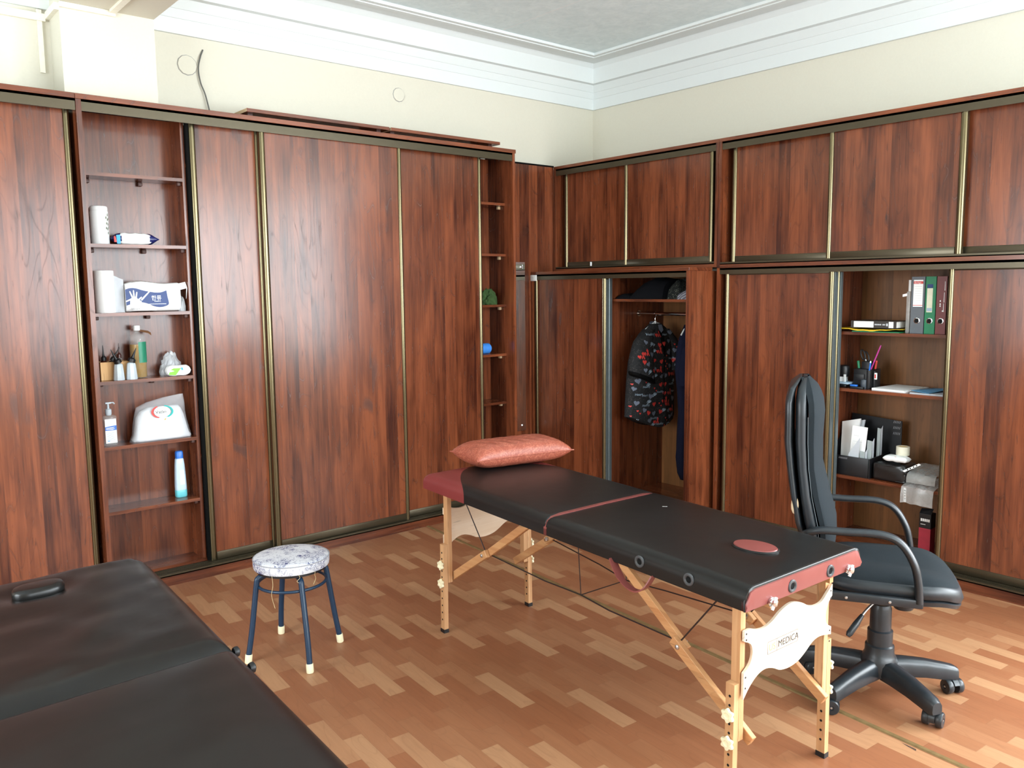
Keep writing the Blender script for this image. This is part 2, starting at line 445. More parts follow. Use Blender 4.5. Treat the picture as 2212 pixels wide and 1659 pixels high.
def sphere(bm, c, rx, ry, rz, sub=3, fn=None):
    r = bmesh.ops.create_icosphere(bm, subdivisions=sub, radius=1.0)
    for v in r['verts']:
        p = v.co.copy()
        k = fn(p) if fn else 1.0
        v.co = Vector(c) + Vector((p.x*rx*k, p.y*ry*k, p.z*rz*k))
    return r['verts']

def heap(c, rx, ry, h, amp=0.3, fr=3.0, seed=0.0, sub=4, ridge=False, foot=0.3):
    """crumpled soft pile resting on z=c.z"""
    bm = nb(); c = Vector(c)
    def fn(p):
        q = p*fr + Vector((seed, seed*1.7, 0))
        n = mnoise.noise(q)*amp + mnoise.noise(q*2.3)*amp*0.5
        if ridge: n = (0.5-abs(mnoise.noise(q)))*amp + (0.5-abs(mnoise.noise(q*2.1)))*amp*0.6
        return 1.0 + n
    sphere(bm, (0, 0, 0), 1, 1, 1, sub, fn)
    zs = [v.co.z for v in bm.verts]; zt = max(zs)
    for v in bm.verts:
        z = v.co.z
        z = z/zt if z > 0 else max(z, -foot)*0.02
        v.co = Vector((c.x + v.co.x*rx, c.y + v.co.y*ry, c.z + max(z, 0)*h + 0.0005*(z > 0)))
    return fixn(bm)

def text_bm(s, size, org, right, upv, bm=None, align='LEFT', shear=0.0, off=0.0, bold=0.0):
    cu = bpy.data.curves.new('text', 'FONT'); cu.body = s; cu.size = size; cu.align_x = align; cu.shear = shear
    cu.resolution_u = 3; cu.offset = bold
    o = bpy.data.objects.new('text', cu); COL.objects.link(o)
    dg = bpy.context.evaluated_depsgraph_get(); me = bpy.data.meshes.new_from_object(o.evaluated_get(dg))
    bpy.data.objects.remove(o); bpy.data.curves.remove(cu)
    bm = bm or nb(); n0 = len(bm.verts); bm.from_mesh(me); bpy.data.meshes.remove(me)
    bm.verts.ensure_lookup_table()
    rv = Vector(right).normalized(); uv = Vector(upv).normalized(); nn = rv.cross(uv)
    for v in list(bm.verts)[n0:]:
        v.co = Vector(org) + rv*v.co.x + uv*v.co.y + nn*off
    return bm

def quad(bm, pts):
    return bm.faces.new([bm.verts.new(p) for p in pts])

# axis maps: AX spans x on a front facing -y ; AY spans y on a front facing -x.  (h, d, z): d = depth behind the front plane
def AX(pl): return lambda h, d, z: (h, pl+d, z)
def AY(pl): return lambda h, d, z: (pl+d, h, z)
def mbox(bm, M, h0, h1, d0, d1, z0, z1, bev=0.0):
    a = Vector(M(h0, d0, z0)); b = Vector(M(h1, d1, z1))
    box(bm, a.x, b.x, a.y, b.y, a.z, b.z, bev)
def MBX(*a, **k):
    bm = nb(); mbox(bm, *a, **k); return bm

# ---------------------------------------------------------------- room shell
XW, YW, X0, Y0, ZC = 5.20, 5.063, -2.4, -2.1, 3.45
obj('floor', B(X0-0.1, XW+0.1, Y0-0.1, YW+0.1, -0.06, 0), FLOORM, kind='structure', origin=(0, 0, 0))
obj('ceiling', B(X0-0.1, XW+0.1, Y0-0.1, YW+0.1, ZC, ZC+0.1), CEILM, kind='structure', origin=(0, 0, ZC))
obj('wall_left', B(X0-0.1, XW+0.1, YW, YW+0.1, 0, ZC), WALLM, kind='structure')
def holed(fn, h0, h1, holes, z0, z1):
    bm = nb(); hs = sorted(holes); c = h0
    for a, b in hs:
        fn(bm, c, a, 0, ZC); fn(bm, a, b, 0, z0); fn(bm, a, b, z1, ZC); c = b
    fn(bm, c, h1, 0, ZC); return bm
BH = [(-.45, 1.05), (1.7, 3.2), (3.45, 4.95)]; RH = [(-1.8, 0.5)]  # first back opening is made up to hold the fill lamp
obj('wall_right', holed(lambda b, a, c, z0, z1: box(b, XW, XW+0.1, a, c, z0, z1), Y0-0.1, YW+0.1, RH, 0.85, 2.85), WALLM, kind='structure')
obj('wall_back', holed(lambda b, a, c, z0, z1: box(b, a, c, Y0-0.1, Y0, z0, z1), X0-0.1, XW+0.1, BH, 0.85, 2.85), WALLM, kind='structure')
obj('wall_near', holed(lambda b, a, c, z0, z1: box(b, X0-.1, X0, a, c, z0, z1), Y0-.1, YW+.1, [(1.45, 3.75)], .85, 2.65), WALLM, kind='structure')  # opening added in this unseen wall for the extra lamp
for i, (a, b) in enumerate(BH):
    bm = nb(); m = (a+b)/2
    for q in ((a, a+.06), (m-.04, m+.04), (b-.06, b)): box(bm, q[0], q[1], Y0-.09, Y0-.02, .85, 2.85)
    for q in ((.85, .91), (2.2, 2.26), (2.79, 2.85)): box(bm, a, b, Y0-.085, Y0-.025, *q)
    obj('window_%d' % (i+1), bm, WHITEP, kind='structure', smooth=0)  # the first of these frames belongs to the added fill opening
bm = nb()
for q in ((-1.8, -1.74), (-.69, -.61), (.44, .50)): box(bm, XW+.08, XW+.14, q[0], q[1], .85, 2.85)
for q in ((.85, .91), (2.2, 2.26), (2.79, 2.85)): box(bm, XW+.085, XW+.135, -1.8, .5, *q)
obj('window_4', bm, WHITEP, kind='structure', smooth=0)

bm = nb()
for q in ((1.45, 1.51), (2.56, 2.64), (3.69, 3.75)): box(bm, X0-.14, X0-.08, q[0], q[1], .85, 2.65)
for q in ((.85, .91), (2.1, 2.16), (2.59, 2.65)): box(bm, X0-.135, X0-.085, 1.45, 3.75, *q)
obj('window_5', bm, WHITEP, kind='structure', smooth=0)  # made-up window frame around the added near lamp
PX0, PX1, PY = 1.097, 1.562, 4.84
obj('wall_pillar', B(PX0, PX1, PY, YW, 2.642, 3.115), WALLM, kind='structure')
obj('trim_2', B(PX0, PX1, Y0, YW, 3.115, ZC), WALLM, kind='structure')     # ceiling beam over the pillar
# cornice: stepped profile swept along both walls
PROF = [(0.0, 3.124), (0.020, 3.124), (0.022, 3.142), (0.034, 3.205), (0.038, 3.206), (0.056, 3.252), (0.060, 3.253), (0.082, 3.296),
        (0.086, 3.303), (0.122, 3.306), (0.125, 3.338), (0.145, 3.415), (0.165, 3.435), (0.175, ZC-.0005), (0.0, ZC-.0005)]
def sweep_cornice(bm, rows):
    vr = [[bm.verts.new(f(o, z)) for o, z in PROF] for f in rows]
    n = len(PROF)
    for A, C in zip(vr, vr[1:]):
        for j in range(n): bm.faces.new((A[j], A[(j+1) % n], C[(j+1) % n], C[j]))
    bm.faces.new(vr[0][::-1]); bm.faces.new(vr[-1]); fixn(bm)
bm = nb()
sweep_cornice(bm, [lambda o, z: (PX1, YW-o, z), lambda o, z: (XW-o, YW-o, z), lambda o, z: (XW-o, Y0, z)])
sweep_cornice(bm, [lambda o, z: (X0, YW-o, z), lambda o, z: (PX0, YW-o, z)])
obj('trim_1', bm, WHITEP, kind='structure', smooth=25)
# flat band then double bead frame on the ceiling
bm = nb()
def frame_rail(bm, o0, o1, z0):
    pr = [(o0, z0), (o1, z0), (o1, ZC-.001), (o0, ZC-.001)]
    rows = [lambda o, z: (PX1, YW-o, z), lambda o, z: (XW-o, YW-o, z), lambda o, z: (XW-o, Y0, z)]
    vr = [[bm.verts.new(f(o, z)) for o, z in pr] for f in rows]
    for A, C in zip(vr, vr[1:]):
        for j in range(4): bm.faces.new((A[j], A[(j+1) % 4], C[(j+1) % 4], C[j]))
    bm.faces.new(vr[0][::-1]); bm.faces.new(vr[-1])
frame_rail(bm, 0.18, 0.315, ZC-.006); frame_rail(bm, 0.315, 0.350, ZC-.026); frame_rail(bm, 0.3505, 0.385, ZC-.020)
obj('trim_3', fixn(bm), WHITEP, kind='structure', smooth=0)
# cable trunking beside the pillar and on the beam
bm = nb()
box(bm, 1.036, 1.060, YW-.014, YW, 2.80, 3.12)
box(bm, -0.4, 1.075, YW-.022, YW, 3.062, 3.100)
box(bm, 1.075, PX0, PY, YW, 3.075, 3.110)
box(bm, 1.330, 1.362, 2.6, PY-.03, 3.100, 3.115)
box(bm, PX0, 1.362, PY-.02, PY, 3.088, 3.114)
obj('trim_4', bm, plain('off_white_trunking', L(238, 234, 218), 0.5), kind='structure', smooth=0)
# metal floor joint strip
def seg_strip(p, q, w, z0, z1):
    p = Vector((*p, 0)); q = Vector((*q, 0)); t = (q-p).normalized(); n = Vector((-t.y, t.x, 0))*w/2
    bm = nb(); loft(bm, [[p+n+Vector((0, 0, z0)), p-n+Vector((0, 0, z0)), p-n*.6+Vector((0, 0, z1)), p+n*.6+Vector((0, 0, z1))],
                         [q+n+Vector((0, 0, z0)), q-n+Vector((0, 0, z0)), q-n*.6+Vector((0, 0, z1)), q+n*.6+Vector((0, 0, z1))]])
    return fixn(bm)
obj('trim_5', seg_strip((3.19, 4.9), (2.83, 0.2), 0.026, 0, 0.004), plain('worn_brass_strip', L(132, 108, 70), 0.45, 0.3, nz=0.25, nscale=25), kind='structure', smooth=0)
bm = nb(); quad(bm, [(2.884, 1.205, .0006), (2.872, 1.20, .0006), (2.880, 1.235, .0006), (2.889, 1.26, .0006)])
obj('trim_6', bm, plain('chipped_floor_edge', L(66, 44, 30), 0.9), kind='structure', smooth=0)

def wall_cover(x, z, r, label):
    bm = nb(); lathe(bm, [(r, 0), (r, .004), (r*.96, .007), (0.001, .008)], (x, YW, z), 12, (0, -1, 0))
    t = thing('junction_cover', label, 'wall cover', (x, YW, z), 'blank round covers on the wall above the wardrobe')
    obj('cover_disc', bm, WALLM, t)
    bm = nb(); tube(bm, [(x+math.cos(a)*(r+.001), YW-.0015, z+math.sin(a)*(r+.001)) for a in [k*2*PI/12 for k in range(12)]], .0016, 6, closed=True)
    obj('rim', bm, GREYINK, t)  # grey ring paints in the shadow line around the disc
wall_cover(1.809, 2.961, .056, 'larger blank round cover on the wall beside the hanging cable')
wall_cover(3.265, 2.991, .046, 'smaller blank round cover on the wall, alone above the spare boards')
c = spline([(1.905, YW-.004, 3.062), (1.884, YW-.012, 3.014), (1.869, YW-.014, 2.946), (1.878, YW-.016, 2.868), (1.902, YW-.02, 2.797), (1.930, YW-.03, 2.645)])
obj('cable', TB(c, .0042, 8), CABLE, label='thin grey cable hanging loose down the wall to the wardrobe top', cat='cable')

# ---------------------------------------------------------------- sliding wardrobes
def stile(par, M, h0, w, z0, z1, d0=-.010, d1=.022, mat=None):
    pts = [(h0, d1), (h0, .002)]
    for i in range(11):
        a = PI - PI*i/10
        pts.append((h0+w/2+math.cos(a)*w/2, .002+math.sin(a)*(d0-.002)))
    pts.append((h0+w, d1))
    bm = nb(); prism(bm, pts, lambda a, b, d: M(a, b, d), z0, z1); fixn(bm)
    return obj('stile', bm, mat or GOLD, par)
def door(par, M, h0, h1, z0, z1, wl, wr, rail=.046, top=.02, dm=None, sl=GOLD, sr=GOLD):
    """sliding door: board panel with stiles on both edges, rails top and bottom"""
    p = obj('door', MBX(M, h0+.004, h1-.004, .004, .016, z0+.01, z1-.004), dm or W_V, par, smooth=0)
    stile(p, M, h0, wl, z0, z1, mat=sl); stile(p, M, h1-wr, wr, z0, z1, mat=sr)
    obj('bottom_rail', MBX(M, h0+wl, h1-wr, -.003, .018, z0, z0+rail, bev=.002), BRONZE, p)
    obj('top_rail', MBX(M, h0+wl, h1-wr, -.001, .018, z1-top, z1, bev=.002), BRONZE, p)
    return p
def bracket(par, M, h, zt, d=.02):
    obj('shelf_bracket', MBX(M, h-.010, h+.010, d, d+.02, zt-.040, zt-.018, bev=.003), BROWNP, par)
def tracks(par, M, h0, h1, zf0, zf1, zb, depth=.085):
    bm = nb(); mbox(bm, M, h0, h1, 0, .006, zf0, zf1); mbox(bm, M, h0, h1, 0, depth, zf1-.012, zf1)
    mbox(bm, M, h0, h1, depth*.48, depth*.53, zf0+.012, zf1)
    obj('top_track', bm, BRONZE, par, smooth=0)
    bm = nb(); mbox(bm, M, h0, h1, -.004, depth, zb, zb+.006)
    for d in (-.004, .012, .036, .052, depth-.006): mbox(bm, M, h0, h1, d, d+.005, zb, zb+.016)
    obj('bottom_track', bm, BRONZE, par, smooth=0)

YF, YI, YB = 4.681, 4.77, 4.935
M0 = AX(YF); MF = AX(4.698); MR = AX(4.742)
# main wardrobe on the left wall
t = thing('sliding_wardrobe', 'long cherry wardrobe along the left wall with open shelves at both ends', 'wardrobe', (2.55, 4.85, 0))
obj('side_panel', B(1.106, 1.131, YF-.004, 5.0, 0, 2.612), W_V, t, smooth=0)
obj('side_panel', B(1.645, 1.664, YI, 4.99, .09, 2.60), W_V, t, smooth=0)
obj('side_panel', B(2.36, 2.378, YI, 4.99, .09, 2.60), W_V, t, smooth=0)
obj('side_panel', B(3.30, 3.318, YI, 4.99, .09, 2.60), W_V, t, smooth=0)
obj('side_panel', B(3.975, 3.996, YF-.004, 5.0, 0, 2.612), W_V, t, smooth=0)
bm = B(1.131, 1.645, YB, YB+.008, .09, 2.60); box(bm, 1.664, 3.30, 4.985, 4.99, .09, 2.60); 
obj('back_panel', bm, W_V, t, smooth=0)
obj('back_panel', B(3.318, 3.975, YB+.03, YB+.038, .09, 2.60), W_V, t, smooth=0)
obj('top_panel', B(1.1045, 4.004, YF-.006, 5.005, 2.613, 2.639, .001), W_X, t, smooth=0)
obj('bottom_panel', B(1.131, 3.975, YI, 4.985, .075, .092), W_X, t, smooth=0)
obj('plinth', B(1.131, 3.975, 4.690, 4.708, 0, .058), W_X, t, smooth=0)
tracks(t, M0, 1.131, 3.975, 2.556, 2.613, .058)
door(t, MR, 1.682, 2.09, .076, 2.585, .034, .030)
door(t, MF, 2.068, 3.033, .076, 2.585, .034, .026)
door(t, MR, 3.020, 3.728, .076, 2.585, .026, .024)
obj('gap_strip', B(1.666, 1.681, 4.742, 4.766, .08, 2.58), BLACK, t, smooth=0)  # black strip stands in for the dark depth of the open gap
LS = [2.260, 1.891, 1.527, 1.162, .806, .448]
for z in LS:
    obj('shelf', B(1.1315, 1.6445, YI-.004, YB, z-.009, z+.009), W_X, t, smooth=0)
    for h in (1.19, 1.46): obj('shelf_bracket', B(h-.012, h+.012, YB-.03, YB-.001, z-.032, z-.0095, .004), BROWNP, t)
    obj('shelf_bracket', B(1.622, 1.6445, YI+.02, YI+.045, z-.030, z-.0095, .004), BROWNP, t)
for z in (2.342, 2.013, 1.689, 1.36, 1.03, .70): obj('shelf', B(1.6645, 2.3595, YI+.002, 4.985, z-.009, z+.009), W_X, t, smooth=0)
for z in (2.255, 1.887, 1.515, 1.150, .787, .42):
    obj('shelf', B(3.3185, 3.9745, YI-.002, YB+.03, z-.009, z+.009), W_X, t, smooth=0)
    obj('shelf_bracket', B(3.952, 3.9745, YI+.05, YI+.075, z-.032, z-.0095, .004), RAW, t)

# next wardrobe, running out of the picture on the left
t = thing('sliding_wardrobe', 'cherry wardrobe at the far left, cut off by the picture edge', 'wardrobe', (0.1, 4.85, 0))
obj('top_panel', B(-.95, 1.103, YF-.006, 5.005, 2.613, 2.639, .001), W_X, t, smooth=0)
obj('side_panel', B(-.95, -.93, YF-.004, 5.0, 0, 2.612), W_V, t, smooth=0)
obj('back_panel', B(-.93, 1.1035, 4.985, 4.99, .09, 2.60), W_V, t, smooth=0)
obj('bottom_panel', B(-.93, 1.1035, YI, 4.985, .075, .092), W_X, t, smooth=0)
obj('plinth', B(-.93, 1.1035, 4.690, 4.708, 0, .058), W_X, t, smooth=0)
tracks(t, M0, -.93, 1.1035, 2.556, 2.613, .058)
door(t, MR, .12, 1.086, .076, 2.585, .03, .030)
door(t, MF, -.90, .15, .076, 2.585, .03, .030)

# spare boards on top
for (a, b, lb) in ((2.005, 2.955, 'left one of two spare cherry boards lying on the wardrobe top'), (2.968, 3.878, 'right one of two spare cherry boards lying on the wardrobe top')):
    t = thing('spare_board', lb, 'board', ((a+b)/2, 4.86, 2.639), 'spare boards on the wardrobe top')
    obj('board', B(a, b, 4.70, 4.985, 2.664, 2.684, .001), W_X, t, smooth=0)
    obj('raw_edge', B(a-.0015, a-.0002, 4.701, 4.984, 2.665, 2.683), RAW, t, smooth=0)
    for h in (a+.03, b-.06): obj('batten', B(h, h+.03, 4.76, 4.97, 2.6392, 2.6638), BROWNP, t, smooth=0)

# panel closing the corner, with the narrow mirror
t = thing('corner_panel', 'plain cherry board closing the corner between the two wardrobe runs', 'panel', (4.3, 4.94, 0))
obj('board', B(3.998, 4.617, 4.932, 4.95, 0, 2.592), W_V, t, smooth=0)
obj('cap_strip', B(3.998, 4.617, 4.928, 4.955, 2.5925, 2.604), BLACK, t, smooth=0)
t = thing('wall_mirror', 'narrow frameless mirror screwed to the corner panel', 'mirror', (4.17, 4.93, .515))
obj('glass', B(4.045, 4.302, 4.9265, 4.9315, .515, 1.845, .0012), MIRROR, t, smooth=0)
for z in (1.806, .558):
    obj('screw', LT([(.011, 0), (.010, .004), (.004, .007), (.0005, .0072)], (4.263, 4.9265, z), 14, (0, -1, 0)), CHROME, t)

# low wardrobe with the hanging bay (projects in front of the rest)
XC = 4.37; MC = AY(XC+.012)
t = thing('hanging_wardrobe', 'projecting low cherry wardrobe in the corner with clothes hanging in its open bay', 'wardrobe', (4.74, 4.16, 0))
obj('side_panel', B(XC-.004, 5.095, 3.390, 3.409, 0, 1.7455), W_V, t, smooth=0)
obj('side_panel', B(XC-.004, 5.095, 4.908, 4.927, 0, 1.7455), W_V, t, smooth=0)
obj('side_panel', B(XC+.095, 5.085, 4.186, 4.204, .092, 1.7445), W_V, t, smooth=0)
bm = B(5.085, 5.094, 3.4095, 4.9075, .05, 1.7445); obj('back_panel', bm, W_B, t, smooth=0)
obj('top_panel', B(XC-.005, 4.612, 3.386, 4.930, 1.746, 1.768, .001), W_Y, t, smooth=0)
obj('bottom_panel', B(XC+.09, 5.0845, 3.4095, 4.9075, .074, .0915), W_Y, t, smooth=0)
obj('plinth', B(XC+.01, XC+.028, 3.4095, 4.9075, 0, .058), W_Y, t, smooth=0)
MT = AY(XC); tracks(t, MT, 3.4095, 4.9075, 1.706, 1.7455, .058)
door(t, MC, 4.136, 4.896, .076, 1.735, .033, .024)
# second door parked behind the first: only its steel-backed stile shows
door(t, AY(XC+.054), 4.134, 4.85, .076, 1.735, .015, .024, sl=STEELB)
obj('gap_strip', B(XC+.014, XC+.030, 4.1285, 4.1345, .08, 1.70), STEELB, t, smooth=0)
obj('shelf', B(XC+.10, 5.0845, 3.4095, 4.1855, 1.540, 1.558), W_Y, t, smooth=0)
obj('clothes_rail', TB([(4.79, 3.412, 1.446), (4.79, 4.184, 1.446)], .0125, 14), CHROME, t)
for y in (4.180, 3.4145): obj('rail_socket', LT([(.024, -.003), (.024, .003), (.017, .006)], (4.79, y, 1.446), 16, (0, 1, 0)), CHROME, t)
obj('corner_cap', B(XC-.010, XC-.001, 4.862, 4.930, 1.698, 1.744, .002), WHITE, t, label='white taped cap on the end of the track')

# upper cabinets along the right wall
XF = 4.618; MU = AY(XF); MUF = AY(XF+.016); MUR = AY(XF+.058)
def upper(name_lbl, y0, y1, doors, base):
    t = thing('upper_cabinet', name_lbl, 'cabinet', (4.88, (y0+y1)/2, base), 'upper cabinets on the right wall')
    obj('side_panel', B(XF-.004, 5.12, y1-.022, y1, base, 2.5745), W_V, t, smooth=0)
    obj('side_panel', B(XF-.004, 5.12, y0, y0+.022, base, 2.5745), W_V, t, smooth=0)
    obj('top_panel', B(XF-.003, 5.14, y0, y1, 2.575, 2.597, .001), W_Y, t, smooth=0)
    obj('bottom_panel', B(XF-.006, 5.12, y0+.0225, y1-.0225, base, base+.022), W_Y, t, smooth=0)
    obj('back_panel', B(5.10, 5.108, y0+.0225, y1-.0225, base+.022, 2.574), W_V, t, smooth=0)
    tracks(t, MU, y0+.0225, y1-.0225, 2.524, 2.5748, base+.0222)
    for (M, a, b, wl, wr) in doors: door(t, M, a, b, base+.030, 2.555, wl, wr, rail=.046)
    return t
t = upper('upper cherry cabinet of two doors over the hanging wardrobe, next to the corner', 3.3535, 4.928, ((MUF, 3.405, 4.190, .030, .026), (MUR, 4.15, 4.862, .026, .028)), 1.769)
obj('door_stop', B(XF+.006, XF+.013, 4.52, 4.532, 1.806, 1.838), WHITE, t, label='small white clip on the bottom rail')
t = upper('upper cherry cabinet of three wide doors reaching the right picture edge', 0.72, 3.351, ((MUR, 2.56, 3.285, .026, .030), (MUF, 1.832, 2.592, .034, .028), (MUR, .76, 1.862, .030, .016)), 1.7625)

# lower wardrobe with office shelves
t = thing('sliding_wardrobe', 'lower cherry wardrobe on the right wall with office things on open shelves', 'wardrobe', (4.86, 2.1, 0))
obj('side_panel', B(XF-.004, 5.10, 3.332, 3.352, 0, 1.7615), W_V, t, smooth=0)
obj('side_panel', B(XF-.004, 5.10, .72, .74, 0, 1.7615), W_V, t, smooth=0)
obj('side_panel', B(4.72, 5.085, 2.590, 2.608, .092, 1.735), W_V, t, smooth=0)
obj('side_panel', B(4.72, 5.085, 1.40, 1.418, .092, 1.735), W_V, t, smooth=0)
obj('back_panel', B(5.086, 5.095, .7405, 3.3315, .06, 1.735), W_B, t, smooth=0)
obj('top_panel', B(XF+.09, 5.0845, .7405, 3.3315, 1.745, 1.761), W_Y, t, smooth=0)
obj('bottom_panel', B(XF+.09, 5.0855, .7405, 3.3315, .074, .0915), W_Y, t, smooth=0)
obj('plinth', B(XF+.01, XF+.028, .7405, 3.3315, 0, .058), W_Y, t, smooth=0)
tracks(t, MU, .7405, 3.3315, 1.722, 1.7615, .058)
door(t, MUF, 2.535, 3.295, .076, 1.735, .033, .026)
door(t, MUR, 2.521, 3.25, .076, 1.735, .030, .024)
obj('gap_strip', B(XF+.018, XF+.046, 2.5265, 2.5335, .08, 1.72), STEELB, t, smooth=0)
obj('gap_strip', B(XF+.060, XF+.080, 2.5115, 2.5195, .08, 1.72), STEELB, t, smooth=0)
door(t, MUR, .76, 1.905, .076, 1.735, .030, .028)
RS = [1.359, 1.018, .486]
for z in RS: obj('shelf', B(4.715, 5.0855, 1.4185, 2.5895, z-.009, z+.009), W_Y, t, smooth=0)
# ---------------------------------------------------------------- massage table in the middle of the room
TC = Vector((2.408, 2.2786, 0)); ta, tb = R(85.144), R(-1.9085)
TV = Vector((math.cos(ta), math.sin(ta), 0)); TU = Vector((math.cos(tb), math.sin(tb), 0))
def T(s, t, z): return TC + TU*s + TV*t + Vector((0, 0, z))
def Txf(c): return T(c.x, c.y, c.z)
det = TU.x*TV.y - TU.y*TV.x
def Tinv(p):
    q = Vector(p) - TC; return ((q.x*TV.y-q.y*TV.x)/det, (TU.x*q.y-TU.y*q.x)/det)
HL, HW, ZT, TH = 0.953, 0.317, 0.772, 0.070
def tb_box(*a, **k):
    bm = nb(); box(bm, *a, xf=Txf, **k); return bm
def bar(bm, p, q, w, h, upv=(0, 0, 1)):
    """rectangular bar from p to q (world)"""
    p = Vector(p); q = Vector(q); d = (q-p).normalized(); sx = d.cross(Vector(upv)).normalized(); sy = sx.cross(d)
    R4 = lambda c: [c+sx*w/2+sy*h/2, c-sx*w/2+sy*h/2, c-sx*w/2-sy*h/2, c+sx*w/2-sy*h/2]
    loft(bm, [R4(p), R4(q)]); fixn(bm)
    bmesh.ops.bevel(bm, geom=[e for e in bm.edges], offset=min(w, h)*.08, segments=1, affect='EDGES')
def BAR(*a, **k):
    bm = nb(); bar(bm, *a, **k); return bm

def cushion(t0, t1, hw, zt, th, r_end0, r_end1, xf, r=.026, puff=.006, holes=(), wr=0.0):
    """upholstered half: dense plan grid, rounded rim, slightly domed"""
    n, m = 34, 46; bm = nb(); bot = zt-th
    def rim(a, a0, a1):
        return min(a-a0, a1-a)
    G = {}
    for i in range(n+1):
        for j in range(m+1):
            # denser towards the edges
            fs = 0.5-0.5*math.cos(PI*i/n); ft = 0.5-0.5*math.cos(PI*j/m)
            s = -hw+2*hw*fs; t = t0+(t1-t0)*ft
            ds = min(s+hw, hw-s); d0 = t-t0; d1 = t1-t
            def prof(d, rr): return 0.0 if d >= rr else rr-math.sqrt(max(0, rr*rr-(rr-d)**2))
            z = zt + puff*(1-(2*fs-1)**4)*(1-(2*ft-1)**6) - max(prof(ds, r*1.5), prof(d0, r_end0), prof(d1, r_end1))
            if wr:
                e_ = min(1, ds/.06)*min(1, d0/.05)*min(1, d1/.05)
                z += wr*e_*(mnoise.noise(Vector((s*5+t*3, t*9-s*4, 3.3)))+.5*mnoise.noise(Vector((s*16, t*11+s*6, 8.1))))
            for (hs, ht, ha, hb, dep) in holes:
                q = math.sqrt(((s-hs)/ha)**2+((t-ht)/hb)**2)
                if q < 2.0: z -= dep*max(0, 1-max(0, q-.9)/1.1)**2
            G[i, j] = bm.verts.new(xf(Vector((s, t, z))))
    for i in range(n):
        for j in range(m): bm.faces.new((G[i, j], G[i+1, j], G[i+1, j+1], G[i, j+1]))
    loop = [(i, 0) for i in range(n)] + [(n, j) for j in range(m)] + [(i, m) for i in range(n, 0, -1)] + [(0, j) for j in range(m, 0, -1)]
    low = []
    inv = []
    for (i, j) in loop:
        fs = 0.5-0.5*math.cos(PI*i/n); ft = 0.5-0.5*math.cos(PI*j/m)
        low.append(bm.verts.new(xf(Vector((-hw+2*hw*fs, t0+(t1-t0)*ft, bot)))))
    k = len(loop)
    for q in range(k): bm.faces.new((G[loop[q]], low[q], low[(q+1) % k], G[loop[(q+1) % k]]))
    bm.faces.new(low)
    return fixn(bm)

mt = thing('massage_table', 'folding massage table with black and maroon top on light wooden legs', 'massage table', T(0, 0, 0))
obj('far_cushion', cushion(.004, HL, HW, ZT, TH, .014, .03, Txf), VTWO, mt, smooth=60, uv=Tinv)
obj('near_cushion', cushion(-HL, -.004, HW, ZT, TH, .004, .014, Txf, holes=((.02, -.735, .075, .10, .006),)), VBLACK, mt, smooth=60)
# maroon cloth strip in the fold
pts = [(-HW-.0012, ZT-TH+.004), (-HW-.0012, ZT-.040), (-HW+.012, ZT-.014), (-HW+.035, ZT-.003), (-HW+.08, ZT+.0025), (0, ZT+.004), (HW-.08, ZT+.0025), (HW-.035, ZT-.003), (HW-.012, ZT-.014), (HW+.0012, ZT-.04), (HW+.0012, ZT-TH+.004)]
bm = nb(); loft(bm, [[T(s, -.009, z), T(s, .009, z), T(s, .009, z-.004), T(s, -.009, z-.004)] for s, z in pts]); fixn(bm)
obj('fold_strip', bm, VMAROON, mt, smooth=50)
# maroon end band
bm = nb(); rows = []
N = 30
for i in range(N+1):
    s = -HW+2*HW*i/N; ds = min(s+HW, HW-s); rr = .039
    drop = 0 if ds >= rr else rr-math.sqrt(max(0, rr*rr-(rr-ds)**2))
    ztop = ZT-.003-drop*.97
    dim = .006*math.exp(-((s+.086)/.03)**2) + .006*math.exp(-((s-.127)/.03)**2)
    rows.append([T(s, -HL+.014, ztop), T(s, -HL-.004, ztop-.007), T(s, -HL-.0075+dim, (ztop+ZT-TH)/2), T(s, -HL-.002, ZT-TH), T(s, -HL+.014, ZT-TH)])
loft(bm, rows, cap=True, closed=True)
obj('end_band', fixn(bm), VMAROON, mt, smooth=60, label='maroon vinyl band across the near end')
# piping along the rim of the end band
pp = []
for i in range(N+1):
    s = -HW+2*HW*i/N; ds = min(s+HW, HW-s); rr = .039
    drop = 0 if ds >= rr else rr-math.sqrt(max(0, rr*rr-(rr-ds)**2))
    pp.append(T(s, -HL+.004, ZT-.002-drop*.97))
pp = [T(-HW-.001, -HL+.002, ZT-TH)]+pp+[T(HW+.001, -HL+.002, ZT-TH)]
obj('piping', TB(pp, .0032, 6), VBLACK, mt)
# face hole plug
bm = nb(); 
def ell(a, b, z, n=40): return [T(.020+a*math.cos(2*PI*i/n)*math.cos(.18)-b*math.sin(2*PI*i/n)*math.sin(.18), -.738+b*math.sin(2*PI*i/n)*math.cos(.18)+a*math.cos(2*PI*i/n)*math.sin(.18), z) for i in range(n)]
loft(bm, [ell(.058, .082, ZT-.02), ell(.061, .085, ZT-.004), ell(.061, .085, ZT+.002), ell(.056, .080, ZT+.006), ell(.053, .077, ZT+.0045)], cap=True)
pl = obj('face_hole_plug', fixn(bm), VBLACK2, mt)
bm = nb(); loft(bm, [ell(.055, .079, ZT+.004), ell(.052, .076, ZT+.008), ell(.03, .05, ZT+.0095)], cap=True)
obj('plug_cover', fixn(bm), VMAROON, pl, label='maroon oval cover of the face hole plug')
def grommet(c, ax):
    g = obj('grommet', LT([(.0205, -.002), (.0205, .002), (.018, .0045), (.0135, .0045), (.0105, .001), (.0105, -.002)], c, 24, ax), plain('grey_grommet', L(66, 68, 70), .35), mt)
    obj('grommet_hole', LT([(.0104, .0012), (.0002, .0012), (.0001, .0013)], c, 20, ax), SLOT, g)
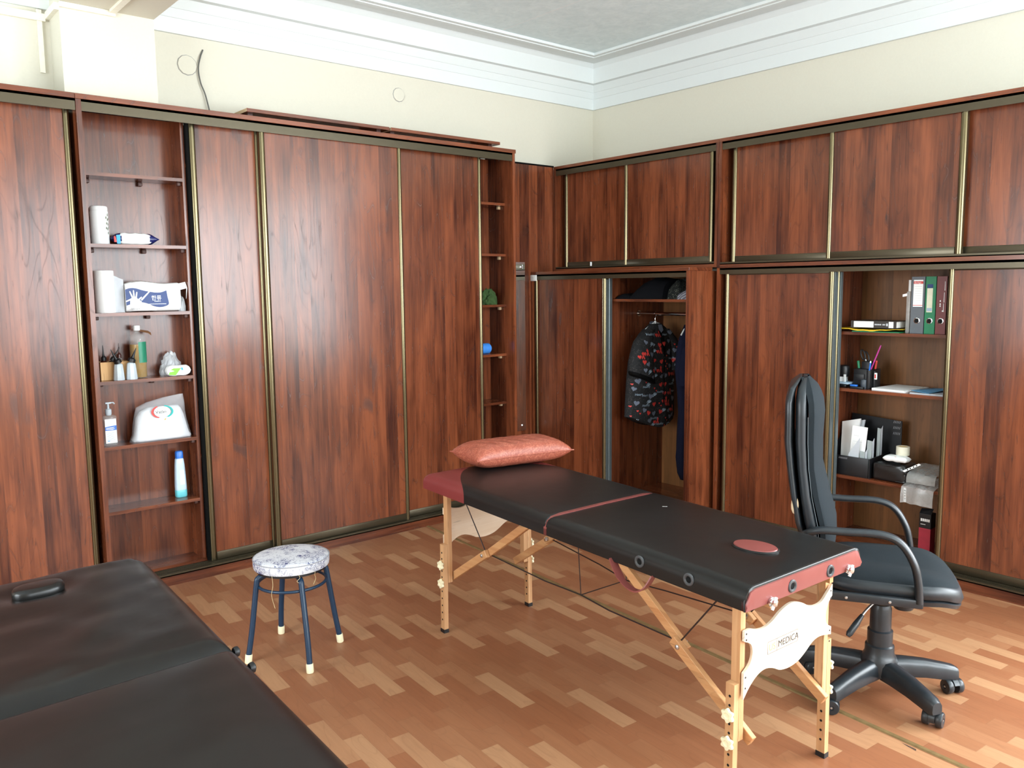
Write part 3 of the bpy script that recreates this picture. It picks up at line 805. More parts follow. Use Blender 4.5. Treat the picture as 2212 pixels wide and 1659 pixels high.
grommet(T(-.086, -HL-.0035, .728), -TV); grommet(T(.127, -HL-.0035, .728), -TV)
grommet(T(-HW-.001, -.516, .737), -TU); grommet(T(-HW-.001, -.734, .738), -TU)
def clasp(s, z):
    c = T(s, -HL-.006, z)
    g = obj('end_clasp', LT([(.014, -.004), (.016, 0), (.016, .004), (.009, .006), (.009, .014), (.012, .016), (.006, .020), (.0005, .021)], c, 12, -TV), CHROME, mt)
    bm = nb(); tube(bm, [c+TU*.012+Vector((0, 0, .012))-TV*.008, c-TV*.012, c-TU*.010-Vector((0, 0, .020))-TV*.010], .005, 8)
    obj('clasp_lever', bm, WHITE, g)
clasp(-.196, .706); clasp(.234, .711)
# carrying handle under the side
hp = spline([T(-HW+.006, -.375, .712), T(-HW-.004, -.402, .688), T(-HW-.016, -.455, .652), T(-HW-.018, -.515, .640), T(-HW-.012, -.555, .660), T(-HW+.004, -.578, .705)], 5)
bm = nb(); rings = []
for i, p in enumerate(hp):
    d = (hp[min(i+1, len(hp)-1)]-hp[max(i-1, 0)]).normalized(); w = TU*(.016 if i < 9 else .013); nrm = d.cross(TU)*.0022
    rings.append([p+w+nrm, p-w+nrm, p-w-nrm, p+w-nrm])
loft(bm, rings); obj('carry_handle', fixn(bm), VMAROON, mt, smooth=60)

def knob(c, ax, r=.021):
    q = Vector((0, 0, 1)).rotation_difference(Vector(ax)); bm = nb()
    ring = lambda rad, z, k=1.0: [Vector(c)+q @ Vector((math.cos(a)*rad*(1+.16*k*math.cos(6*a)), math.sin(a)*rad*(1+.16*k*math.cos(6*a)), z)) for a in [i*2*PI/48 for i in range(48)]]
    loft(bm, [ring(r*.5, 0, 0), ring(r*.95, .003), ring(r, .008), ring(r*.95, .013), ring(r*.5, .014, 0), ring(r*.42, .0105, 0)]); return fixn(bm)
def leg(sd, t, near):
    """telescopic leg: thin upper bar, perforated lower bar, star knobs"""
    tt = lambda a: T(sd*a[0], t+a[1], a[2])
    k = -1 if near else 1
    p = obj('leg', fixn((lambda b: (loft(b, [[T(sd*s, t+d, z) for s, d in ((.222, -.0165), (.246, -.0165), (.246, .0165), (.222, .0165))] for z in (.245, ZT-TH)]), b)[1])(nb())), BEECH, mt, smooth=0)
    lo = nb(); loft(lo, [[T(sd*(s+o), t+d, z) for s, d in ((.2465, -.0165), (.270, -.0165), (.270, .0165), (.2465, .0165))] for z, o in ((.016, .004), (.435, 0))]); fixn(lo)
    l2 = obj('lower_leg', lo, BEECH, p, smooth=0)
    b = nb(); loft(b, [[T(sd*(s+.004), t+d, z) for s, d in ((.245, -.018), (.2715, -.018), (.2715, .018), (.245, .018))] for z in (0.0, .018)]); fixn(b)
    obj('rubber_foot', b, BLKPL, p, smooth=0)
    for z in (.335, .245): obj('star_knob', knob(T(sd*.272, t, z), TU*sd), IVORY, p)
    hb = nb()
    for z in (.395, .365, .305, .275, .205, .170, .135, .100, .065):
        lathe(hb, [(.0045, 0), (.0045, .0006), (.0003, .0007)], T(sd*(.2702+.004*(1-z/.42)), t, z), 10, TU*sd)
        lathe(hb, [(.0045, 0), (.0045, .0006), (.0003, .0007)], T(sd*(.2464+.004*(1-z/.42)), t, z), 10, -TU*sd)
    h = obj('adjustment_holes', hb, SLOT, p); h['kind'] = 'stuff'
    # two piece brace up to the middle of the frame
    e0 = T(sd*.205, t-k*(-.022), .252); j = T(sd*.205, k*.60, .437); e1 = T(sd*.205, k*.235, .690)
    d = (j-e0).normalized(); e0b = e0 - d*.02
    br = obj('brace', BAR(e0b, j+d*.035, .020, .036), BEECHR, mt, smooth=0)
    obj('upper_brace', BAR(T(sd*.184, k*.60, .437)-d*.02, T(sd*.184, k*.215, .700), .020, .034), BEECHR, br, smooth=0)
    obj('hinge_bolt', LT([(.008, 0), (.008, .004), (.004, .006), (.0003, .0065)], T(sd*.2155, k*.60, .440), 12, TU*sd), STEEL, br)
    bm = nb(); tube(bm, [T(sd*.17, k*.600, .442), T(sd*.172, k*.585, .446)], .009, 10)
    obj('cord_clip', bm, STEEL, br)
    obj('brace_bolt', LT([(.007, 0), (.007, .003), (.0003, .004)], T(sd*.2155, t-k*.0, .262), 12, TU*sd), STEEL, br)
    # cord from hinge up to the end of the frame
    obj('tension_cord', TB([T(sd*.195, k*.59, .446), T(sd*.20, k*.80, ZT-TH+.002)], .0028, 6), CORD, mt)
for k, t in ((-1, -.868), (1, .868)):
    for sd in (-1, 1): leg(sd, t, k < 0)
# end panels with their wavy outline
def end_panel(t, k):
    up = [(-.243, .605), (-.225, .608), (-.185, .596), (-.140, .588), (-.10, .597), (-.055, .618), (0, .628), (.055, .618), (.10, .597), (.140, .588), (.185, .598), (.225, .632), (.243, .645)]
    up = [(-.243, .604), (-.215, .605), (-.18, .594), (-.14, .590), (-.10, .600), (-.055, .622), (0, .634), (.055, .622), (.10, .600), (.14, .590), (.18, .594), (.215, .618), (.243, .640)]
    lowr = [(.243, .462), (.215, .468), (.17, .474), (.13, .466), (.09, .443), (.05, .425), (0, .418), (-.05, .424), (-.09, .442), (-.13, .452), (-.17, .445), (-.21, .42), (-.243, .385)]
    notch = lambda s: [(s*.243, .585), (s*.215, .560), (s*.207, .530), (s*.213, .50), (s*.243, .480)]
    rside = [(.243, .600), (.218, .575), (.207, .540), (.214, .508), (.243, .490)]
    lside = [(-.243, .470), (-.212, .492), (-.200, .525), (-.210, .555), (-.243, .572)]
    sm = lambda q: [(p.x, p.y) for p in spline([(a, b, 0) for a, b in q], 4)]
    poly = sm(up) + sm(rside) + sm(lowr) + sm(lside)
    bm = nb(); prism(bm, poly, lambda a, b, d: T(a, t+d, b), 0, .009*k); fixn(bm)
    p = obj('end_panel', bm, BIRCH, mt, smooth=0)
    sc = nb()
    for a in (-.234, .234):
        for b in (.592, .618, .478, .44) if a > 0 else (.594, .575, .455, .42): lathe(sc, [(.0035, 0), (.003, .0012), (.0003, .0014)], T(a, t+.009*k, b), 8, TV*k)
    q = obj('panel_screws', sc, INK, p); q['kind'] = 'stuff'
    return p
ep = end_panel(-.889, -1); end_panel(.889, 1)
# printed badge on the near panel
def on_panel(a, b): return T(a, -.8984, b)
bm = nb(); w = .0014
bx0, bx1, bz0, bz1, bd = -.122, .042, .4955, .5365, -.073
for a0, a1, b0, b1 in ((bx0, bx1, bz0, bz0+w), (bx0, bx1, bz1-w, bz1), (bx0, bx0+w, bz0, bz1), (bx1-w, bx1, bz0, bz1), (bd, bd+w, bz0, bz1)):
    quad(bm, [on_panel(a0, b0), on_panel(a1, b0), on_panel(a1, b1), on_panel(a0, b1)])
for q in (-.0003, .0003): text_bm('MEDICA', .031, on_panel(-.067+q, .5050), TU, (0, 0, 1), bm)
obj('badge_print', bm, INK, ep, smooth=0)
obj('badge_print', text_bm('US', .031, on_panel(-.1165, .5050), TU, (0, 0, 1)), PALEINK, ep, smooth=0)
# long cords under the table and the cross between them
for sd in (-1, 1):
    a = T(sd*.184, .585, .444); b = T(sd*.184, -.585, .444)
    obj('tension_cord', TB([a, T(sd*.16, .2, .425), T(sd*.13, 0, .418), T(sd*.16, -.2, .425), b], .0028, 6), CORD, mt)
    obj('tension_cord', TB([T(sd*.13, 0, .418), T(sd*.15, .0, ZT-TH)], .0022, 6), CORD, mt)
obj('tension_cord', TB([T(-.13, 0, .418), T(.13, 0, .418)], .0022, 6), CORD, mt)
# frame rails under the cushions
for k in (-1, 1):
    for sd in (-1, 1): obj('frame_rail', tb_box(sd*.165-.010, sd*.165+.010, k*.012 if k > 0 else -.94, .94 if k > 0 else -.012, ZT-TH-.028, ZT-TH-.0005), BEECHR, mt, smooth=0)
obj('hinge_clip', LT([(.008, 0), (.008, .012), (.0003, .014)], T(.17, .596, .440), 10, -TU), CHROME, mt)

# pillow
pc = Vector((2.632, 3.125, ZT+.003)); pa = R(-10.5); pu = Vector((math.cos(pa), math.sin(pa), 0)); pv = Vector((-math.sin(pa), math.cos(pa), 0))
bm = nb(); n, m = 40, 24
def pil(a, b, sg):
    hx = .272*a; hy = .150*b
    ed = (1-abs(a)**6)**.55 * (1-abs(b)**3.2)**.55
    px = hx*(1-.05*(1-abs(b)**2)*abs(a)**3)
    py = hy*(1-.10*(1-a*a)*abs(b)**3)
    zz = .062*ed*sg if sg > 0 else -.060*ed
    wr = .0022*math.sin(a*23+b*9)*ed*(1 if sg > 0 else .3)
    tilt = .012*b*-1
    return pc + pu*px + pv*py + Vector((0, 0, max(.0, 0.063+zz+wr + tilt*ed*0)))
for sg in (1, -1):
    g = [[bm.verts.new(pil(2*i/n-1, 2*j/m-1, sg)) for j in range(m+1)] for i in range(n+1)]
    for i in range(n):
        for j in range(m): bm.faces.new((g[i][j], g[i+1][j], g[i+1][j+1], g[i][j+1]))
bmesh.ops.remove_doubles(bm, verts=bm.verts[:], dist=.0004); fixn(bm)
pt = thing('pillow', 'crinkled terracotta vinyl pillow lying on the far end of the massage table', 'pillow', pc)
obj('cover', bm, PILLOWM, pt, smooth=80)
seam = []
for i in range(n+1): seam.append(pil(2*i/n-1, -1, 1))
for j in range(1, m+1): seam.append(pil(1, 2*j/m-1, 1))
for i in range(n-1, -1, -1): seam.append(pil(2*i/n-1, 1, 1))
for j in range(m-1, 0, -1): seam.append(pil(-1, 2*j/m-1, 1))
obj('seam', TB(seam, .0026, 6, closed=True), PILLOWM, pt)

# ---------------------------------------------------------------- second massage table, lower left
D0 = Vector((.460, 2.065, 0)); da, db = R(87.0), R(2.0)
DV = Vector((math.cos(da), math.sin(da), 0)); DU = Vector((math.cos(db), math.sin(db), 0))
def Dm(s, t, z): return D0 + DU*s + DV*t + Vector((0, 0, z))
def Dxf(c):
    # rounded plan corners
    s, t = c.x, c.y; rr = .085
    for ks in (-1, 1):
        for kt in (-1, 1):
            u, v = ks*s-(.335-rr), kt*t-(.97-rr)
            if u > 0 and v > 0:
                mlen = max(u, v); l = math.hypot(u, v)
                if l > 1e-9: s, t = ks*((.335-rr)+u*mlen/l), kt*((.97-rr)+v*mlen/l)
    return Dm(s, t, c.z)
dt = thing('massage_table', 'all-black massage table cut off at the lower left picture corner', 'massage table', Dm(0, 0, 0))
obj('far_cushion', cushion(.002, .97, .335, .722, .075, .075, .05, Dxf, r=.04, puff=.014, holes=((-.03, .775, .085, .060, .012),), wr=.006), VBLACK2, dt, smooth=60)
obj('near_cushion', cushion(-.97, -.002, .335, .722, .075, .05, .03, Dxf, r=.04, puff=.014, wr=.002), VBLACK2, dt, smooth=60)
bm = nb()
def el2(a, b, z, n=40):
    out = []
    for i in range(n):
        q = 2*PI*i/n; c, s_ = math.cos(q), math.sin(q)
        out.append(Dm(-.03+a*math.copysign(abs(c)**.75, c), .775+b*math.copysign(abs(s_)**.8, s_), z))
    return out
loft(bm, [el2(.066, .044, .70), el2(.072, .049, .725), el2(.073, .050, .742), el2(.068, .045, .751), el2(.05, .03, .7535)]); 
obj('face_hole_plug', fixn(bm), VBLACK2, dt, smooth=60)
for k in (-1, 1):
    for sd in (-1, 1):
        p = obj('leg', BAR(Dm(sd*.275, k*.86, .02), Dm(sd*.262, k*.86, .65), .030, .042, upv=DV), BEECH, dt, smooth=0)
        obj('rubber_foot', BAR(Dm(sd*.275, k*.86, 0), Dm(sd*.275, k*.86, .0195), .033, .045, upv=DV), BLKPL, p, smooth=0)
        obj('brace', BAR(Dm(sd*.23, k*.86, .24), Dm(sd*.23, k*.22, .66), .020, .034), BEECHR, dt, smooth=0)
        obj('frame_rail', BAR(Dm(sd*.30, k*.02, .637), Dm(sd*.30, k*.94, .637), .02, .027), BEECHR, dt, smooth=0)
    obj('cross_rail', BAR(Dm(-.26, k*.86, .56), Dm(.26, k*.86, .56), .012, .10), BIRCH, dt, smooth=0)
for t_ in (.045, -.075): obj('latch', LT([(.012, 0), (.014, .005), (.014, .012), (.008, .016), (.0004, .017)], Dm(.336, t_, .680), 16, DU), BLKPL, dt)
bm = nb(); quad(bm, [Dm(.205, -.655, .7338), Dm(.222, -.662, .7335), Dm(.225, -.657, .7335), Dm(.206, -.649, .7338)])
obj('paper_scrap', bm, PAPER, label='tiny white scrap lying on the black massage table', cat='scrap', smooth=0)
bm = nb(); quad(bm, [T(.135, -.20, .7783), T(.150, -.214, .7783), T(.153, -.212, .7783), T(.138, -.197, .7783)])
obj('paper_scrap', bm, PAPER, label='tiny white scrap on the black and maroon massage table', cat='scrap', smooth=0)

# ---------------------------------------------------------------- stool
sc = Vector((1.574, 3.425, 0))
st = thing('stool', 'round stool with blue flowered white seat and four dark blue tube legs', 'stool', sc)
bm = LT([(.150, .413), (.166, .416), (.168, .428), (.168, .450), (.164, .4575), (.150, .4625), (.10, .467), (.05, .4685), (.001, .469)], sc, 56)
sq = obj('seat', bm, TOILE, st, smooth=50)
obj('piping', TB([sc+Vector((math.cos(a)*.1675, math.sin(a)*.1675, .4545)) for a in [i*2*PI/56 for i in range(56)]], .0022, 6, closed=True), GREYINK, sq)
obj('under_board', LT([(.001, .402), (.155, .402), (.155, .4125), (.001, .4126)], sc, 40), BLKPL, st)
for dx, dy in ((.042, .238), (.209, -.037), (-.207, .034), (-.044, -.235)):
    d = Vector((dx, dy, 0)); rr = d.length; d = d/rr
    path = spline([sc+d*.085+Vector((0, 0, .388)), sc+d*.125+Vector((0, 0, .388)), sc+d*.150+Vector((0, 0, .378)), sc+d*.160+Vector((0, 0, .350)), sc+d*(rr-.022)+Vector((0, 0, .15)), sc+d*rr+Vector((0, 0, .022))], 5)
    l = obj('leg', TB(path, .0125, 14), BLUEST, st)
    ax = (path[-1]-path[-4]).normalized()
    obj('foot_cap', LT([(.0145, 0.0), (.0160, .004), (.0160, .036), (.0148, .040), (.0126, .040)], sc+d*(rr+.0015), 20, (sc+d*(rr-.012)+Vector((0, 0, .1)) - (sc+d*rr)).normalized()), IVORY, l)
obj('ring_brace', TB([sc+Vector((math.cos(a)*.150, math.sin(a)*.150, .338)) for a in [i*2*PI/48 for i in range(48)]], .0068, 10, closed=True), BLUEST, st)
for a, ln, bend in ((3.72, .15, .01), (4.45, .05, .02), (4.95, .06, -.01)):
    p = sc+Vector((math.cos(a)*.160, math.sin(a)*.160, .416))
    obj('loose_thread', TB(spline([p, p+Vector((bend*.3, 0, -ln*.3)), p+Vector((-bend*.3, .004, -ln*.6)), p+Vector((bend, .003, -ln))], 4), .0009, 5), HAIRL, sq)

# ---------------------------------------------------------------- office chair
KC = Vector((3.2, 1.5, 0)); kf = R(-60); KF = Vector((math.cos(kf), math.sin(kf), 0)); KS = Vector((KF.y, -KF.x, 0))
def K(f, s, z): return KC + KF*f + KS*s + Vector((0, 0, z))
oc = thing('office_chair', 'black high-back office chair on castors beside the massage table', 'office chair', KC)
# base
obj('base_hub', LT([(.056, .078), (.068, .083), (.070, .140), (.062, .158), (.056, .170), (.055, .20)], KC, 28), CHPL, oc)
for i in range(5):
    a = R(102+72*i); d = Vector((math.cos(a), math.sin(a), 0)); w = Vector((-d.y, d.x, 0)); rings = []
    for r_, zt_, h_, wd_ in ((.045, .150, .076, .074), (.10, .148, .074, .070), (.18, .139, .069, .064), (.255, .124, .064, .057), (.296, .114, .060, .054), (.312, .104, .046, .044)):
        c_ = KC+d*r_; z1 = zt_; z0 = zt_-h_; hw = wd_/2
        rings.append([c_+w*hw*x+Vector((0, 0, z0+(z1-z0)*y)) for x, y in ((-.85, 0), (-1, .25), (-.92, .72), (-.62, .95), (0, 1), (.62, .95), (.92, .72), (1, .25), (.85, 0))])
    bm = nb(); loft(bm, rings); fixn(bm)
    obj('base_leg', bm, CHPL, oc, smooth=50)
    ca_ = a + (.9, 2.2, -1.0, 1.8, .4)[i]; cd = Vector((math.cos(ca_), math.sin(ca_), 0)); cw = Vector((-cd.y, cd.x, 0))
    pv_ = KC+d*.290; cc = pv_ - cd*.012 + Vector((0, 0, .030))
    bm = nb()
    prism(bm, [(math.cos(q)*.031, math.sin(q)*.031) for q in [PI*j/10-.35 for j in range(11)]] + [(-.022, .010)], lambda x, y, dd: cc+cd*x+Vector((0, 0, y+.002))+cw*dd, -.011, .011)
    fixn(bm); tube(bm, [pv_+Vector((0, 0, .045)), pv_+Vector((0, 0, .068))], .008, 10)
    cs = obj('caster', bm, CHPL, oc, smooth=40)
    for sg in (-1, 1):
        obj('wheel', LT([(.010, .012), (.028, .012), (.0298, .015), (.0298, .031), (.027, .035), (.010, .036), (.009, .033), (.0005, .033)], cc, 24, cw*sg), CHPL, cs)
        obj('wheel_pin', LT([(.0045, .033), (.004, .0355), (.0004, .036)], cc, 10, cw*sg), STEEL, cs)
obj('column_cover', LT([(.052, .165), (.054, .20), (.048, .205), (.048, .262), (.041, .267), (.040, .355), (.036, .365), (.0345, .37)], KC, 28), CHPL, oc)
obj('gas_lift', LT([(.020, .36), (.020, .43)], KC, 20), plain('worn_tube', L(120, 96, 74), 0.45, 0.5), oc)
bm = nb(); box(bm, -.10, .12, -.075, .075, .425, .458, .006, xf=lambda c: K(c.x, c.y, c.z)); obj('seat_mechanism', bm, CHPL, oc)
obj('tension_knob', LT([(.034, 0), (.040, .012), (.036, .062), (.030, .068)], K(.07, .10, .398), 20), CHPL, oc)
lv = obj('height_lever', TB(spline([K(-.01, .07, .425), K(-.06, .12, .385), K(-.085, .15, .36)], 4), .005, 8), STEEL, oc)
obj('lever_grip', TB([K(-.078, .142, .367), K(-.10, .165, .338), K(-.125, .19, .305), K(-.13, .195, .296)], [.008, .013, .013, .008], 10), CHPL, lv)
# seat
def seat_ring(z, k, dz=0):
    out = []
    for i in range(56):
        a = 2*PI*i/56; c, s_ = math.cos(a), math.sin(a)
        f = .26*math.copysign(abs(c)**.55, c); s = .25*math.copysign(abs(s_)**.55, s_)
        fr = max(0, (f*k-.14)/.12)
        out.append(K(.015+f*k, s*k*(1-.10*fr), z - .045*fr**2 + dz*(s/.25)**2))
    return out
bm = nb(); loft(bm, [seat_ring(.458, .90), seat_ring(.462, .965), seat_ring(.48, .99), seat_ring(.483, .96)]); obj('seat_shell', fixn(bm), CHPL, oc, smooth=50)
bm = nb(); loft(bm, [seat_ring(.484, .94), seat_ring(.490, .99), seat_ring(.512, 1.015), seat_ring(.530, .985), seat_ring(.538, .95)]); stc = obj('seat_cushion', fixn(bm), CHLEA, oc, smooth=60)
bm = nb(); loft(bm, [seat_ring(.5375, .948), seat_ring(.545, .90, .006), seat_ring(.545, .6, .015), seat_ring(.542, .3, .01), seat_ring(.541, .05)]); obj('seat_fabric', fixn(bm), CHFAB, stc, smooth=60)
# backrest: moulded shell, leather side cushion, fabric front
BZ = [.560, .60, .66, .73, .84, .95, 1.05, 1.15, 1.20, 1.23, 1.252, 1.270, 1.281, 1.286]
def back_x(z):   # (rear face, shell seam, leather seam, front face)
    def ip(tb): 
        for (z0, v0), (z1, v1) in zip(tb, tb[1:]):
            if z <= z1: return v0+(v1-v0)*max(0, (z-z0))/(z1-z0)
        return tb[-1][1]
    return (ip([(.56, -.290), (.73, -.338), (.89, -.368), (1.05, -.386), (1.2, -.386), (1.25, -.374), (1.286, -.338)]),
            ip([(.56, -.255), (.73, -.308), (.89, -.335), (1.05, -.350), (1.2, -.352), (1.25, -.346), (1.286, -.326)]),
            ip([(.56, -.235), (.73, -.252), (.89, -.287), (1.05, -.297), (1.2, -.300), (1.286, -.306)]),
            ip([(.56, -.185), (.66, -.176), (.73, -.180), (.84, -.210), (.95, -.238), (1.05, -.240), (1.15, -.236), (1.21, -.243), (1.25, -.262), (1.286, -.298)]))
def half(z):
    w = .225-.03*max(0, (.72-z)/.16)
    if z > 1.20: w *= math.sqrt(max(.10, 1-((z-1.20)/.088)**2))
    if z < .60: w *= .9
    return w
def slab(i0, i1, kw, bulge, e=.35, inset=0.0, z1=1.286):
    bm = nb(); rings = []
    for z in BZ:
        q = back_x(z); a, b = q[i0]+inset, q[i1]; h = half(z)*kw; ring = []
        for j in range(40):
            t = 2*PI*j/40; c, s_ = math.cos(t), math.sin(t)
            f = (a+b)/2+(b-a)/2*math.copysign(abs(c)**e, c); s = h*math.copysign(abs(s_)**(.45), s_)
            f -= bulge*(s/h)**2*(1 if c > 0 else 0)
            ring.append(K(f, s, z))
        rings.append(ring)
    loft(bm, rings); return fixn(bm)
obj('back_shell', slab(0, 1, .97, 0.0, .5), CHPL, oc, smooth=60)
bk = obj('backrest', slab(1, 2, 1.02, 0.0, .45, .004), CHLEA, oc, smooth=60)
obj('back_fabric', slab(2, 3, .985, .030, .6, .001), CHFAB, bk, smooth=60)
for sd in (1, -1):
    obj('stitching', TB([K(back_x(z)[2]-.001, sd*half(z)*1.021, z) for z in (.60, .66, .73, .84, .95, 1.05, 1.15)], .0011, 5), plain('grey_thread', L(96, 104, 108), .7), bk)
obj('worn_patch', (lambda b: (sphere(b, K(-.338, .205, .80), .010, .016, .036, 2), b)[1])(nb()), FOAMY, bk, label='patch of exposed foam where the leather is torn')
obj('back_bracket', (lambda b: (box(b, -.30, -.05, -.035, .035, .440, .457, .004, xf=lambda c: K(c.x, c.y, c.z)), box(b, -.325, -.295, -.035, .035, .440, .66, .004, xf=lambda c: K(c.x, c.y, c.z)), b)[2])(nb()), CHPL, oc)
# armrests: one bent tube each, ending in a side bar
for sd in (1, -1):
    s = sd*.262; o = 0 if sd > 0 else .022
    pth = spline([K(-.300+o, s*.93, .700), K(-.25+o, s, .725), K(-.15+o, s, .728), K(-.03+o, s, .728), K(.035+o, s, .700), K(.080+o, s, .630), K(.098+o, s, .56), K(.105+o, s, .482)], 6)
    bm = nb(); rings = []
    for i, p in enumerate(pth):
        d = (pth[min(i+1, len(pth)-1)]-pth[max(i-1, 0)]).normalized(); u_ = KS; v_ = d.cross(u_).normalized()
        rings.append([p+u_*math.cos(q)*.021+v_*math.sin(q)*.0145 for q in [2*PI*j/14 for j in range(14)]])
    loft(bm, rings); am = obj('armrest', fixn(bm), CHPL, oc, smooth=60)
    bm = nb(); box(bm, -.225+o, .118+o, s-.012, s+.012, .462, .496, .006, xf=lambda c: K(c.x, c.y, c.z)); obj('arm_bar', bm, CHPL, am)
    for f in (-.145, .005): obj('arm_bolt', LT([(.006, 0), (.005, .003), (.0004, .004)], K(f+o, s+sd*.012, .478), 12, KS*sd), STEEL, am)
#__PART3__
# ---------------------------------------------------------------- things on the left shelves
def flat(par, pts, mat, name='print', smooth=0, kind=None, label=None):
    bm = nb(); quad(bm, pts); return obj(name, bm, mat, par, smooth=smooth, kind=kind, label=label)
def pouch(c, hx, hy, hz, fill=.75, crimp=.0, n=24, m=14, wr=.004, seed=0.0):
    """soft packet lying flat: two domed faces meeting in a seam; long axis x"""
    bm = nb(); c = Vector(c)
    for sg in (1, -1):
        g = []
        for i in range(n+1):
            a = 2*i/n-1; row = []
            for j in range(m+1):
                b = 2*j/m-1
                ed = max(0, 1-abs(a)**6)**.5*max(0, 1-abs(b)**4)**.5
                w = mnoise.noise(Vector((a*3+seed, b*3, sg*.5)))*wr*ed
                z = hz*ed*(1 if sg > 0 else -1)+w
                row.append(bm.verts.new(c+Vector((a*hx, b*hy, hz+max(z, -hz+.0004) if sg < 0 else hz+z))))
            g.append(row)
        for i in range(n):
            for j in range(m): bm.faces.new((g[i][j], g[i+1][j], g[i+1][j+1], g[i][j+1]))
    bmesh.ops.remove_doubles(bm, verts=bm.verts[:], dist=.0003)
    return fixn(bm)
s2, s3, s4, s5, s6 = 1.9003, 1.5363, 1.1713, .8153, .4573
# white tub
c = Vector((1.221, 4.845, s2))
t = thing('tub', 'tall white plastic tub on the second shelf of the left bay', 'tub', c)
obj('body', LT([(.043, 0), (.0455, .004), (.0455, .170), (.043, .178)], c, 36), WHITE, t)
obj('lid', LT([(.0440, .1785), (.0440, .192), (.041, .199), (.036, .2015), (.0005, .202)], c, 36), WHITE, t)
bm = nb()
for i, (a, z) in enumerate(((-.35, .155), (-.62, .14), (-.40, .13), (-.20, .135), (-.55, .11), (-.30, .105), (-.62, .085), (-.40, .08), (-.2, .09), (-.35, .06))):
    a = a-.38; p = [c+Vector((math.cos(a+da_)*.0459, math.sin(a+da_)*.0459, z+dz)) for da_, dz in ((-.10, -.006), (.08, -.007), (.10, .003), (.0, .008), (-.08, .004))]
    quad(bm, p)
obj('print_leaves', bm, plain('grey_green_print', L(120, 128, 112), .5), t, kind='stuff')
# wipes packet
c = Vector((1.388, 4.835, s2))
t = thing('wipes_packet', 'white wet-wipes packet with navy ends beside the white tub', 'packet', c)
obj('body', pouch(c, .090, .040, .032, seed=1), WHITE, t, smooth=60)
for sg in (-1, 1):
    bm = nb(); n = 14
    rings = []
    for f, w, h in ((0, 1, 1), (.018, .98, .86), (.034, .95, .5), (.05, 1.0, .12)):
        rings.append([c+Vector((sg*(.072+f), math.cos(q)*.0405*w, .032+math.sin(q)*.0325*h*.98)) for q in [2*PI*j/n for j in range(n)]])
    for r_ in rings:
        for p in r_: p.z = max(p.z, s2+.0004)
    loft(bm, rings); obj('end_wrap', fixn(bm), plain('dark_blue_wrap', L(28, 34, 92), .3), t, smooth=50)
flat(t, [c+Vector((-.112, -.0415, .012)), c+Vector((-.098, -.0415, .012)), c+Vector((-.104, -.0405, .045)), c+Vector((-.112, -.0400, .042))], RED)
flat(t, [c+Vector((-.098, -.0418, .004)), c+Vector((-.080, -.0418, .004)), c+Vector((-.080, -.0408, .052)), c+Vector((-.100, -.0408, .050))], CYAN)
flat(t, [c+Vector((-.070, -.031, .0545)), c+Vector((-.022, -.031, .0545)), c+Vector((-.026, -.024, .058)), c+Vector((-.066, -.024, .058))], CYAN)
flat(t, [c+Vector((.0, -.031, .0548)), c+Vector((.050, -.031, .0545)), c+Vector((.050, -.028, .0563)), c+Vector((0, -.028, .0566))], GREYINK)
# paper towel
c = Vector((1.222, 4.835, s3))
t = thing('paper_towel_roll', 'white paper towel roll with a loose sheet, left end of the third shelf', 'paper towel', c)
obj('roll', LT([(.020, .0), (.049, 0), (.0495, .003), (.0495, .222), (.048, .2245), (.020, .2245)], c, 36), PAPER, t)
sh = spline([c+Vector((.046, -.018, 0)), c+Vector((.060, -.022, 0)), c+Vector((.075, -.012, 0)), c+Vector((.092, -.020, 0))], 4)
bm = nb(); a = [[bm.verts.new((p.x, p.y+k_, p.z+.0004)) for p in sh] + [bm.verts.new((p.x, p.y+k_, p.z+.198-(p.x-c.x-.046)*.45)) for p in reversed(sh)] for k_ in (0, .0012)]
bm.faces.new(a[0]); bm.faces.new(a[1][::-1]); k = len(a[0])
for i in range(k): bm.faces.new((a[0][i], a[1][i], a[1][(i+1) % k], a[0][(i+1) % k]))
obj('loose_sheet', fixn(bm), PAPER2, t, smooth=60)
# pack of gloves
gy = 4.786
def gp(cx, cy, off=.0012):   # point on the front of the pack from a drawing grid
    px = 190+cx/6.146; py = 430+cy/6.146
    return Vector((1.305+(px-268)*.002325, gy-off, 1.5365+(673-py)*.00254+.0008))
t = thing('glove_pack', 'white and blue packet of disposable gloves on the third shelf', 'packet', (1.475, 4.84, s3))
bm = nb(); n, m = 20, 10; fr = []
out = []
for i in range(n+1):
    a = i/n; x = 1.318+.288*a
    hgt = .155+.012*math.sin(a*PI)+.008*math.sin(a*7)
    row = []
    for j in range(13):
        q = j/12*2*PI
        yy = math.cos(q); zz = math.sin(q)
        row.append(Vector((x, gy+.055+math.copysign(abs(yy)**.5, yy)*-.054, s3+.0004+hgt/2+math.copysign(abs(zz)**.6, zz)*hgt/2)))
    out.append(row[:-1])
loft(bm, out); obj('body', fixn(bm), WHITE, t, smooth=50)
def fp(pts, mat, off=.0012, nm='print'): return flat(t, [gp(a, b, off) for a, b in pts], mat, nm)
crv = lambda q: [(p.x, p.y) for p in spline([(a, b, 0) for a, b in q], 4)]
fp(crv([(498, 1200), (560, 1180), (640, 1182), (740, 1210), (830, 1228), (920, 1240), (1000, 1236), (1070, 1212)]) + crv([(1082, 1300), (1095, 1392), (1040, 1425), (960, 1435), (880, 1418), (800, 1385), (700, 1365), (600, 1380), (505, 1408)]), NAVY, nm='print_wave')
bm = nb()
quad(bm, [gp(a, b, .0022) for a, b in crv([(555, 1395), (562, 1340), (590, 1300), (640, 1300), (672, 1330), (700, 1345), (715, 1360), (670, 1385), (660, 1400)])])
